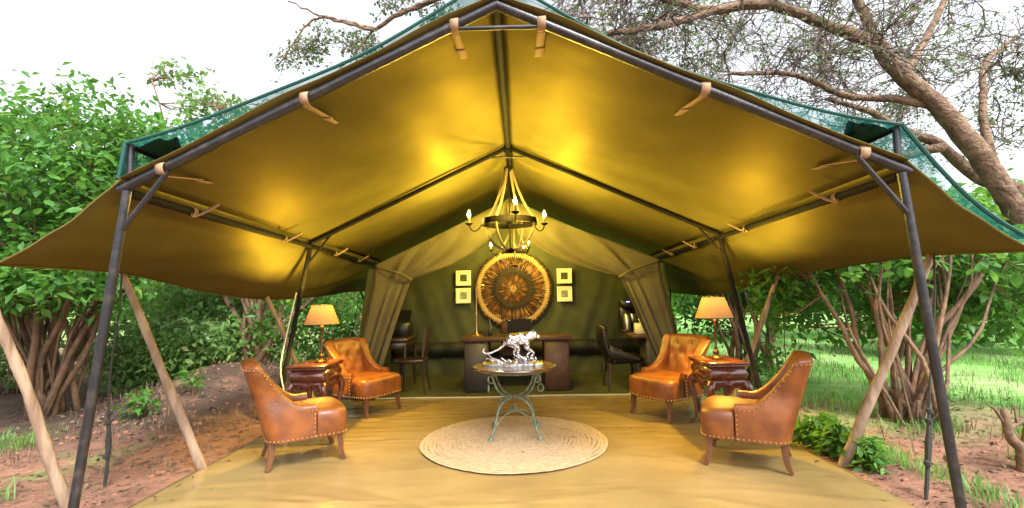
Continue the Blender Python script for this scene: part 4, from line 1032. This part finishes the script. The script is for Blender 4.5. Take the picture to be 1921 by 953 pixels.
# ------------------------------------------------------------------ plants
def stem_pts(base, tip, bend, n=9):
    A, B = np.array(base, float), np.array(tip, float); L = np.linalg.norm(B - A)
    o1 = rng.normal(0, bend, 3) * L; pts = []
    ph = rng.uniform(0, 6, 3)
    for i in range(n + 1):
        t = i / n; out = t ** .7 if True else t
        p = np.array((A[0] + (B[0] - A[0]) * (t ** 1.25), A[1] + (B[1] - A[1]) * (t ** 1.25), A[2] + (B[2] - A[2]) * (t ** .9)))
        p = p + o1 * math.sin(PI * t) + .03 * L * np.sin(ph + t * 9) * math.sin(PI * t) * .6
        pts.append(p)
    return pts
def bush(name, base, stems, blobs, leaf, size, label, cat='bush', group=None, bark='bark', clump=.15, per=9, bend=.05, big=None, twigs=0):
    base = (base[0], base[1], gh(base[0], base[1]) - .03)
    root = empty(name, base, label, cat, group=group)
    B = np.array(base); allp = []
    for tip, rr in stems:
        b0 = (rng.normal(0, .10), rng.normal(0, .10), 0)
        pts = stem_pts(b0, np.array(tip) - B, bend); allp += pts[3:]
        MB().tube(pts, list(np.linspace(rr, rr * .4, len(pts))), 8).build('stem', bark, root, smooth=2)
    P = blob_points(blobs, clump, per) - B
    if twigs and allp:
        o = MB(); A = np.array(allp)
        for p in P[rng.choice(len(P), min(twigs, len(P)), replace=False)]:
            q = A[np.argmin(((A - p) ** 2).sum(1))]
            if np.linalg.norm(p - q) < 1.4: o.tube([q, (p + q) / 2 + rng.normal(0, .05, 3), p], [.010, .007, .003], 4, cap=False)
        if o.v: o.build('twigs', bark, root, kind='stuff')
    V, F = leaves_np(P, size)
    np_obj('foliage', V, F, leaf, root, kind='stuff')
    if big:
        lm = None
        for (cx, cy, cz, rx, ry, rz, n, sz) in big:
            for k in range(n):
                p = np.array((cx + rng.uniform(-rx, rx), cy + rng.uniform(-ry, ry), cz + rng.uniform(-rz, rz))) - B
                if lm is None:
                    o = MB(); G = []
                    for t in np.linspace(0, 1, 6):
                        hw = .30 * math.sin(PI * min(1, t * .92 + .06)) ** .8; G.append([(t, -hw, .10 * hw - .12 * t * t), (t, 0, -.03 - .12 * t * t), (t, hw, .10 * hw - .12 * t * t)])
                    o.grid(G); lm = o.build('leaf', leaf, root); q = lm
                else: q = lm.copy(); COL.objects.link(q)
                q.location = p; sc = sz * rng.uniform(.75, 1.25); q.scale = (sc, sc, sc)
                q.rotation_euler = (rng.normal(0, .35), rng.normal(.35, .35), rng.uniform(0, 2 * PI))
    return root
def fan(n, base, cx, cy, cz, sx, sy, sz, r0, r1):
    return [((cx + rng.uniform(-sx, sx), cy + rng.uniform(-sy, sy), cz + rng.uniform(-sz, sz)), rng.uniform(r0, r1)) for _ in range(n)]

# tall broad-leaved bush at the left edge
bush('broad_leaf_bush', (-5.75, 5.9), fan(30, None, -5.7, 5.9, 2.1, 1.05, .6, .35, .018, .05),
     [(-5.9, 6.0, 3.0, 1.55, 1.1, 1.22, 8500), (-6.9, 6.3, 2.8, 1.2, 1.1, 1.1, 3400), (-4.95, 6.0, 2.9, .72, .8, .85, 3000), (-5.2, 5.3, 1.72, .95, .6, .34, 2000), (-6.3, 5.2, 1.75, .9, .6, .36, 1400), (-4.5, 5.6, 2.3, .5, .5, .4, 500)],
     'leaf_big', .105, 'tall broad leaved green bush with many bare stems at the left edge', big=[(-5.3, 4.75, 1.62, .85, .3, .22, 70, .13), (-5.2, 5.0, 2.5, 1.0, .25, .6, 120, .12), (-5.9, 5.0, 3.1, .6, .2, .7, 70, .12)], twigs=160)
# undergrowth and trunks behind the dug bank
bush('leafy_shrub', (-5.2, 8.2), fan(8, None, -5.2, 8.2, 1.3, .7, .5, .3, .015, .03),
     [(-5.3, 8.2, .95, 1.0, .8, .95, 3800), (-5.9, 8.6, 1.7, .9, .8, .6, 1800), (-4.95, 7.0, .72, .65, .35, .36, 1700), (-5.75, 7.0, .6, .6, .4, .5, 1500)], 'leaf_pale', .10, 'dense green shrub between the black front leg and the wooden prop on the left', clump=.13)
bush('leafy_shrub', (-4.7, 7.45), fan(6, None, -4.7, 7.4, .8, .4, .3, .2, .012, .02),
     [(-4.9, 7.45, .55, .55, .4, .38, 1500), (-4.55, 8.3, .8, .5, .5, .6, 1300), (-5.0, 6.9, .45, .5, .3, .25, 900)], 'leaf_pale', .095, 'bright green low shrub on top of the dug bank behind the left prop', clump=.12)
bush('multi_stem_tree', (-4.25, 7.7), fan(11, None, -4.3, 7.8, 2.1, .6, .5, .25, .04, .075) + [((-5.3, 7.9, 1.9), .07), ((-3.1, 7.9, 1.75), .06)],
     [(-4.4, 8.0, 2.5, 1.5, 1.1, .7, 3200), (-4.0, 7.7, 1.0, .5, .4, .35, 500), (-3.7, 8.2, 1.7, .8, .6, .3, 700)], 'leaf_mid', .10, 'small tree with a cluster of thick grey brown trunks behind the left bank', 'tree', twigs=120)
bush('leafy_shrub', (-3.55, 8.9), fan(6, None, -3.5, 8.9, 1.0, .5, .4, .2, .012, .02),
     [(-3.55, 8.9, .75, .8, .6, .75, 3600)], 'leaf_mid', .085, 'dense green shrub directly behind the left side table', clump=.11)
bush('slender_tree', (-6.6, 11.0), fan(9, None, -6.6, 10.6, 5.6, 1.5, .8, .7, .03, .05),
     [(-6.9, 10.4, 5.6, .9, .7, .6, 600), (-5.6, 10.3, 5.3, .7, .7, .5, 550), (-6.1, 10.3, 4.8, 1.3, .8, .6, 1300), (-7.6, 10.3, 6.5, .7, .5, .25, 170), (-5.0, 10.3, 5.6, .4, .5, .4, 150), (-6.3, 10.6, 3.6, 1.5, 1., .9, 1500)], 'leaf_pale', .15, 'slender sparse tree rising above the left roof slope against white sky', 'tree', clump=.12, per=6, twigs=420)
bush('leafy_shrub', (-6.9, 9.6), fan(5, None, -6.9, 9.6, 1.1, .7, .5, .2, .012, .02), [(-6.8, 9.5, .85, 1.1, .7, .85, 3000)], 'leaf_mid', .11, 'leafy shrub seen between the left edge bush stems and the black front leg', clump=.13)
bush('leafy_shrub', (-8.2, 7.6), fan(5, None, -8.2, 7.6, 1.1, .7, .5, .2, .012, .02), [(-8.3, 7.6, .8, .9, .7, .8, 1800)], 'leaf_pale', .11, 'pale shrub glimpsed behind the left edge bush stems', clump=.13)
# right hand side
bush('fan_stem_bush', (3.98, 5.0), fan(26, None, 4.25, 5.15, 1.85, 1.0, .45, .25, .013, .036) + [((3.3, 5.3, 1.5), .04), ((5.1, 5.0, 1.8), .05)],
     [(4.0, 5.45, 2.0, 1.0, .8, .48, 2400), (3.35, 5.6, 1.72, .55, .5, .30, 900), (5.15, 5.7, 1.85, .8, .6, .6, 1500), (4.9, 5.2, 1.75, .5, .4, .25, 500), (3.3, 5.9, 1.3, .42, .4, .28, 600), (5.2, 5.7, 1.15, .55, .4, .4, 750), (4.3, 6.3, 1.15, .8, .4, .5, 900), (5.3, 5.3, 1.15, .35, .4, .3, 320)],
     'leaf_big', .115, 'bush with a fan of reddish bare stems behind the thick right prop', big=[(4.0, 4.75, 1.7, .75, .25, .2, 70, .12), (5.0, 4.8, 1.7, .45, .25, .3, 50, .12), (3.5, 5.0, 1.6, .35, .2, .12, 25, .11)], twigs=160)
bush('thin_stem_tree', (3.3, 7.2), fan(9, None, 3.4, 7.4, 1.9, .6, .4, .25, .02, .05),
     [(3.55, 7.5, 1.75, .65, .6, .42, 1500), (3.2, 9.0, 1.6, .5, .5, .5, 700), (3.95, 7.4, 1.35, .35, .4, .35, 300), (3.2, 7.9, 1.1, .5, .4, .45, 700), (3.6, 7.2, .3, .35, .3, .25, 260)], 'leaf_mid', .10, 'small tree with thin dark stems right behind the right table lamp', 'tree', twigs=150)
bush('leafy_shrub', (4.3, 8.2), fan(6, None, 4.3, 8.2, 1.6, .7, .5, .3, .015, .03),
     [(4.2, 8.0, 1.75, 1.0, .7, .5, 1700), (3.9, 7.7, 1.25, .55, .4, .35, 420)], 'leaf_mid', .11, 'drooping leafy shrub above the grass between thin cord and fan stem bush', twigs=120)
bush('low_plant', (2.72, 3.82), [], [(2.60, 4.10, .14, .07, .22, .15, 700), (2.66, 3.78, .08, .07, .14, .10, 330), (2.56, 4.4, .08, .06, .2, .09, 220)], 'leaf_mid', .075, 'low bright green plant growing along the right edge of the ground sheet', 'plant', clump=.04)
bush('seedling', (-4.25, 5.35), [((-4.25, 5.35, .3), .006)], [(-4.25, 5.35, .25, .16, .12, .14, 110)], 'leaf_mid', .085, 'small green seedling in front of the bare stems left of the black leg', 'plant', clump=.05)
bush('seedling', (-4.0, 5.9), [((-4.0, 5.9, .35), .006)], [(-4.0, 5.9, .42, .1, .08, .14, 45)], 'leaf_mid', .085, 'tiny green seedling on the dug bank behind the knotted left rope', 'plant', clump=.05)
# bare stump shrub at the right edge
st = empty('stump_shrub', (3.72, 3.66, gh(3.72, 3.66) - .03), 'cut bare stump with forked branches at the lower right edge', 'stump')
for pts, rr in (([(0, 0, 0), (0, 0, .18), (-.08, 0, .28), (-.10, .0, .48)], .05), ([(.0, 0, .1), (.08, .02, .25), (.12, .02, .40), (.26, 0, .55)], .05), ([(-.09, 0, .34), (.02, .01, .38), (.14, .0, .42)], .022), ([(-.10, 0, .36), (-.17, 0, .48), (-.22, .0, .52)], .012), ([(.05, 0, .05), (.2, .03, .12), (.36, 0, .14)], .05), ([(-.02, 0, .38), (-.02, .0, .52)], .008), ([(.1, 0, .40), (.07, 0, .56)], .008)):
    c = crom(pts, 4); MB().tube(c, list(np.linspace(rr, rr * .5, len(c))), 7).build('branch', 'bark', st, smooth=2)

# ---- acacia reaching over the tent from the right
ac = empty('acacia_tree', (6.1, 5.1, -.05), 'big acacia with thick bare brown limbs arching over the tent from the right', 'tree')
AO = np.array((6.1, 5.1, -.05)); NODES = []; 
def limb(pts, r0, r1, name='limb', n=6, k=10):
    c = crom(pts, n); wob = [p + rng.normal(0, .006, 3) for p in c]
    MB().tube([p - AO for p in wob], [q * (1 + .05 * rng.normal()) for q in np.linspace(r0, r1, len(c))], k).build(name, 'acacia', ac, smooth=2)
    for i, p in enumerate(c): NODES.append(p)
limb([(6.1, 5.1, -.1), (5.95, 5.05, .7), (5.68, 5.0, 1.4), (5.37, 5, 2.01), (5.05, 5, 2.65), (4.6, 5, 3.31), (4.24, 5, 3.68), (3.99, 5, 4.08)], .13, .08, 'trunk', k=14)
limb([(3.99, 5, 4.05), (3.53, 5, 4.25), (2.85, 5.0, 4.53), (2.26, 5, 4.48), (1.67, 5, 4.64), (.6, 4.8, 4.9), (-.54, 4.6, 4.5), (-1.15, 4.6, 4.28)], .07, .02)
limb([(3.99, 5, 4.05), (3.9, 5, 4.4), (3.7, 5.1, 5.0), (3.2, 5.2, 5.8)], .06, .025)
limb([(2.26, 5, 4.48), (1.75, 4.8, 4.22), (1.35, 4.7, 4.1), (.98, 4.6, 4.0)], .045, .028)
limb([(5.5, 5.1, 1.7), (6.1, 5.6, 2.4), (5.91, 6.0, 2.77), (5.48, 6, 3.2), (5.01, 6, 3.4), (4.71, 6.0, 3.62), (4.1, 6, 3.85)], .10, .03)
limb([(5.48, 5.95, 3.15), (4.9, 6.1, 3.05), (4.5, 6.2, 3.1)], .06, .03)
limb([(4.62, 5, 3.3), (4.2, 5.1, 3.45), (3.7, 5.1, 3.5), (3.1, 5.0, 3.7), (2.4, 5.0, 3.75)], .05, .02)
limb([(5.3, 5, 2.2), (5.2, 5.1, 2.9), (5.3, 5.2, 3.5), (5.6, 5.4, 4.0), (6.2, 5.6, 4.4)], .05, .02)
limb([(4.3, 5.0, 3.7), (4.8, 5.3, 4.2), (5.3, 5.5, 4.9), (5.6, 5.6, 5.6)], .05, .02)
limb([(-.54, 4.6, 4.5), (-1.15, 4.6, 4.28), (-1.42, 4.6, 4.12), (-1.7, 4.6, 4.21), (-1.97, 4.6, 4.26), (-2.15, 4.6, 4.14), (-2.4, 4.6, 3.75)], .026, .006, 'branch', k=7)
limb([(-1.42, 4.6, 4.12), (-1.65, 4.7, 3.9), (-1.8, 4.7, 3.75)], .014, .005, 'branch', k=6)
limb([(-1.42, 4.6, 4.12), (-1.9, 4.6, 4.25), (-2.3, 4.6, 4.45)], .016, .006, 'branch', k=6)
# fine branches reach from the limbs to points spread through the crown, twigs grow on them
tw = MB(); tips = []
def spread(targets, r0, nt, tl, leafy=1.0):
    N = np.array(NODES); new = []
    T = np.array(targets); T = T[np.argsort(np.min(((T[:, None, :] - N[None]) ** 2).sum(2), 1))]
    for t in T:
        d = ((N - t) ** 2).sum(1); k = int(np.argmin(d)); q = N[k]; L = math.sqrt(d[k])
        if L < .05: continue
        m = 5; o1 = rng.normal(0, .10, 3) * L; pts = [q + (t - q) * i / m + o1 * math.sin(PI * i / m) + rng.normal(0, .018, 3) * (i > 0) for i in range(m + 1)]
        rr = r0 * min(1.6, .6 + L * .5)
        tw.tube(pts, list(np.linspace(rr, rr * .45, m + 1)), 4, cap=False); N = np.vstack([N, pts[1:]])
        for p in pts[1:]:
            for _ in range(nt):
                dd = rng.normal(0, 1, 3); dd = dd / np.linalg.norm(dd) + (t - q) / (L + .01) * .6; dd[2] *= .8
                e = p + dd * rng.uniform(.35, 1) * tl; mm = (p + e) / 2 + rng.normal(0, .03, 3)
                tw.tube([p, mm, e], [.0055, .0045, .003], 3, cap=False)
                if rng.random() < leafy: tips.append(mm); tips.append(e)
                if rng.random() < .7:
                    e2 = mm + (dd + rng.normal(0, .8, 3)) * tl * .4; tw.tube([mm, e2], [.004, .0025], 3, cap=False)
                    if rng.random() < leafy: tips.append(e2)
def boxp(n, x, y, z): return np.stack([rng.uniform(*x, n), rng.uniform(*y, n), rng.uniform(*z, n)], 1)
spread(np.vstack([boxp(74, (1.2, 4.2), (4.2, 7.5), (3.55, 5.4)), boxp(66, (3.6, 6.8), (4.6, 7.5), (3.0, 5.6)), boxp(30, (.5, 2.0), (4.2, 6.5), (3.7, 4.7))]), .012, 3, .52, .24)
spread(np.vstack([boxp(26, (.4, 2.6), (5, 7.5), (4.0, 5.5)), boxp(26, (5.0, 7.5), (5.5, 8), (3.2, 5.2))]), .010, 3, .4, .9)
spread(boxp(20, (-2.5, -.4), (4.4, 4.9), (3.7, 4.6)), .006, 2, .20, .8)
tw2 = MB(); tw2.v = [(p[0] - AO[0], p[1] - AO[1], p[2] - AO[2]) for p in tw.v]; tw2.f = tw.f; tw2.m = tw.m
tw2.build('twigs', 'twig', ac, smooth=False, kind='stuff')
tp = np.array(tips); P = np.repeat(tp, 6, 0) + rng.normal(0, .035, (len(tp) * 6, 3))
V, F = leaves_np(P - AO, .036, wid=.6); np_obj('leaflets', V, F, 'leaf_acacia', ac, kind='stuff')
# dry pod-like stick hanging at the far right
o = MB(); o.tube(crom([(0, 0, 0), (.01, 0, -.15), (-.01, 0, -.32), (-.06, 0, -.46)], 4), [.008] + [.022] * 6 + [.02] * 5 + [.006], 6)
tag(o.build('hanging_stick', 'twig', loc=(5.5, 5.2, .85)), 'dark dry stick dangling from leaves at the right edge', 'stick')
o = MB(); o.tube([(5.5, 5.2, .85), (5.45, 5.2, 1.2), (5.2, 5.2, 1.6)], .005, 5); hs_ = o.build('hanging_vine', 'twig', loc=(5.5, 5.2, .85)); tag(hs_, 'thin vine that holds the dangling dry stick at right', 'vine')

# ---- trees and thickets beyond the clearing
def far_tree(x, y, h, rx, label, leaf='leaf_mid', size=.22, n=2600, group='trees beyond the clearing', low=.35):
    z0 = gh(x, y); bl = []
    k = 6
    for i in range(k):
        a = rng.uniform(0, 2 * PI); q = rng.uniform(.1, .75) * rx
        bl.append((x + q * math.cos(a), y + q * math.sin(a), z0 + h * rng.uniform(low, .86), rx * rng.uniform(.4, .65), rx * rng.uniform(.4, .65), h * rng.uniform(.12, .22), n // k))
    st_ = [((x + rng.uniform(-.6, .6) * rx, y + rng.uniform(-.5, .5) * rx, z0 + h * rng.uniform(.5, .8)), h * .018 * rng.uniform(.7, 1.3)) for _ in range(5)]
    return bush('far_tree', (x, y), st_, bl, leaf, size, label, 'tree', group, clump=size * 1.3, per=8)
for x, y, h, rx, lf, low, lab in (
        (4.2, 13.5, 3.2, 1.6, 'leaf_mid', .35, 'leafy tree in the gap between the right door flap and the right lamp'),
        (6.8, 13, 3.6, 1.8, 'leaf_pale', .35, 'pale green tree across the grass straight behind the thin hanging cord'),
        (9.6, 13.5, 4.2, 2.0, 'leaf_mid', .35, 'green tree across the grass behind the left half of the fan stem bush'),
        (8.0, 10.0, 3.2, 1.5, 'leaf_mid', .35, 'nearer green tree mostly hidden behind the reddish bare stems on the right'),
        (12.6, 14, 4.4, 2.2, 'leaf_mid', .35, 'green tree beyond the grass just right of the front right tent leg'),
        (16, 16, 5, 2.6, 'leaf_mid', .35, 'green tree beyond the grass above the cut stump at the far right'),
        (10.6, 10.0, 3.8, 1.7, 'leaf_pale', .35, 'pale green tree at the right edge behind the acacia trunk'),
        (-8.6, 8.5, 3.8, 1.7, 'leaf_mid', .25, 'green tree close behind the bare stems of the left edge bush'),
        (-7.4, 12, 3.2, 1.7, 'leaf_mid', .25, 'green tree behind the cluster of thick grey brown trunks'),
        (-11, 12, 4.5, 2.2, 'leaf_pale', .25, 'pale green tree far behind the front left tent leg'),
        (-9.5, 17, 4, 2.3, 'leaf_pale', .25, 'pale distant tree just left of the left table lamp'),
        (-9.5, 25, 5, 2.8, 'leaf_mid', .45, 'far green tree framed between the left lamp and the left door flap')):
    far_tree(x, y, h, rx, lab, lf, low=low)
# the wood closing the horizon
P = []
for a in np.linspace(-1.25, 1.25, 110):
    d = rng.uniform(34, 46); x, y = d * math.sin(a), d * math.cos(a); h = rng.uniform(4, 7.5)
    P.append(blob_points([(x, y, h * .5, 2.6, 2.2, h * .5, 420)], .4, 7))
V, F = leaves_np(np.concatenate(P), .55); tag(np_obj('distant_wood', V, F, 'leaf_mid'), 'far off green wood closing the view all round', 'wood', kind='stuff')
# thin fence posts in the left gap
for x, lab in ((-6.0, 'leftmost of three thin far fence posts seen in the gap right of the left lamp'), (-5.58, 'middle of three thin far fence posts seen in the gap right of the left lamp'), (-5.15, 'rightmost of three thin far fence posts, nearest the left door flap')):
    y = 15.5; o = MB().tube([(x, y, -.05), (x + .02, y, 1.15)], .035, 6).build('fence_post', 'bark', loc=(x, y, 0)); tag(o, lab, 'fence post', 'far fence posts left of the tent')

# ---- grass and litter
def grass_np(C, hgt, spread_, per):
    P = np.repeat(C, per, 0) + np.concatenate([rng.normal(0, spread_, (len(C) * per, 2)), np.zeros((len(C) * per, 1))], 1)
    n = len(P); az = rng.uniform(0, 2 * PI, n); H = hgt * rng.uniform(.4, 1.2, n); ln = rng.uniform(.2, .8, n) * H
    d = np.stack([np.cos(az), np.sin(az), np.zeros(n)], 1); sd = np.stack([-np.sin(az), np.cos(az), np.zeros(n)], 1) * (H * .02 + .0015)[:, None]
    up = np.array([[0, 0, 1.]])
    mid = P + up * (H * .6)[:, None] + d * (ln * .3)[:, None]; tip = P + up * H[:, None] + d * ln[:, None]
    V = np.stack([P - sd, P + sd, mid + sd * .8, tip, mid - sd * .8], 1).reshape(-1, 3); i = np.arange(n)[:, None] * 5
    return V, np.concatenate([i + np.array([[0, 1, 2, 4]])]), i
def grass_obj(C, hgt, spread_, per, label, material='grass', cat='grass'):
    V, F, i = grass_np(C, hgt, spread_, per); F2 = np.concatenate([i + np.array([[4, 2, 3]])])
    me_faces = [tuple(q) for q in F] ; 
    # quads and tips as one mesh of triangles
    tri = np.concatenate([F[:, [0, 1, 2]], F[:, [0, 2, 3]], F2])
    return tag(np_obj('grass', V, tri, material, kind='stuff'), label, cat)
def scatter(n, xr, yr, cond=lambda x, y: True):
    out = []
    while len(out) < n:
        x, y = rng.uniform(*xr), rng.uniform(*yr)
        if cond(x, y): out.append((x, y, gh(x, y) - .01))
    return np.array(out)
nz = lambda x, y, s=1.: noise.noise(Vector((x * s, y * s, 11)))
grass_obj(scatter(5200, (2.8, 14), (4.8, 18), lambda x, y: .35 * x + .75 * y + nz(x, y, .9) > 5.4 and nz(x, y, .7) + .1 > 0), .13, .08, 7, 'bright green grass spreading over the clearing on the right')
grass_obj(scatter(900, (2.9, 5.6), (2.6, 4.9), lambda x, y: nz(x, y, 1.3) > .02), .12, .06, 7, 'short grass tufts in the red earth at lower right')
grass_obj(scatter(1800, (-6, -1.8), (9.6, 20)), .18, .08, 6, 'pale grass behind the tent seen through the left gap')
grass_obj(scatter(110, (-6.5, -3.6), (3.2, 5.2), lambda x, y: nz(x, y, 1.2) > .15 and x < -3.6 - (y - 3.3) * .5), .15, .07, 9, 'grass tufts on the red earth at lower left')
grass_obj(scatter(420, (-5.2, -2.9), (4.0, 8.2), lambda x, y: nz(x, y, 1.6) > -.1), .11, .12, 3, 'dry straw stems lying about the dug bank on the left', 'straw', 'dry grass')
grass_obj(scatter(900, (2.8, 12), (4.2, 13), lambda x, y: nz(x, y, .8) < .05), .13, .09, 5, 'dry tan grass mixed into the lawn on the right', 'straw', 'dry grass')
# leaf litter and clods on the earth
C = np.concatenate([scatter(2600, (-6.5, -2.75), (2.6, 8.5)), scatter(1300, (2.6, 6.0), (2.2, 6.8))]); C[:, 2] += .015
V, F = leaves_np(C, .045, droop=0); tag(np_obj('leaf_litter', V, F, 'straw', kind='stuff'), 'dry fallen leaves scattered on the earth round the tent', 'leaf litter')
C = np.array([(rng.choice((-2.55, 2.4)) + rng.normal(0, .12), rng.uniform(2.6, 6.2), .02) for _ in range(60)] + [(rng.uniform(-2.4, 2.3), rng.uniform(2.4, 6), .018) for _ in range(14)])
V, F = leaves_np(C, .035, droop=0); tag(np_obj('blown_leaves', V, F, 'straw', kind='stuff'), 'a few dry leaves blown onto the ground sheet edges', 'leaf litter')
C = np.concatenate([scatter(1100, (-5.2, -2.75), (3.0, 8.0)), scatter(500, (2.6, 5.5), (2.2, 5.2))])
o = MB()
for p in C:
    q = .006 + .026 * rng.random() ** 2.5; o.ball((p[0], p[1], p[2] + q * .4), q, 5, (1, rng.uniform(.6, 1.3), .7))
M['clod'] = mat('earth_clod', (0.3, 0.14, 0.09), .95, col2=(0.12, 0.07, 0.05), island=1)
tag(o.build('earth_clods', 'clod', smooth=False, kind='stuff'), 'crumbled red earth clods beside the ground sheet', 'earth clods')
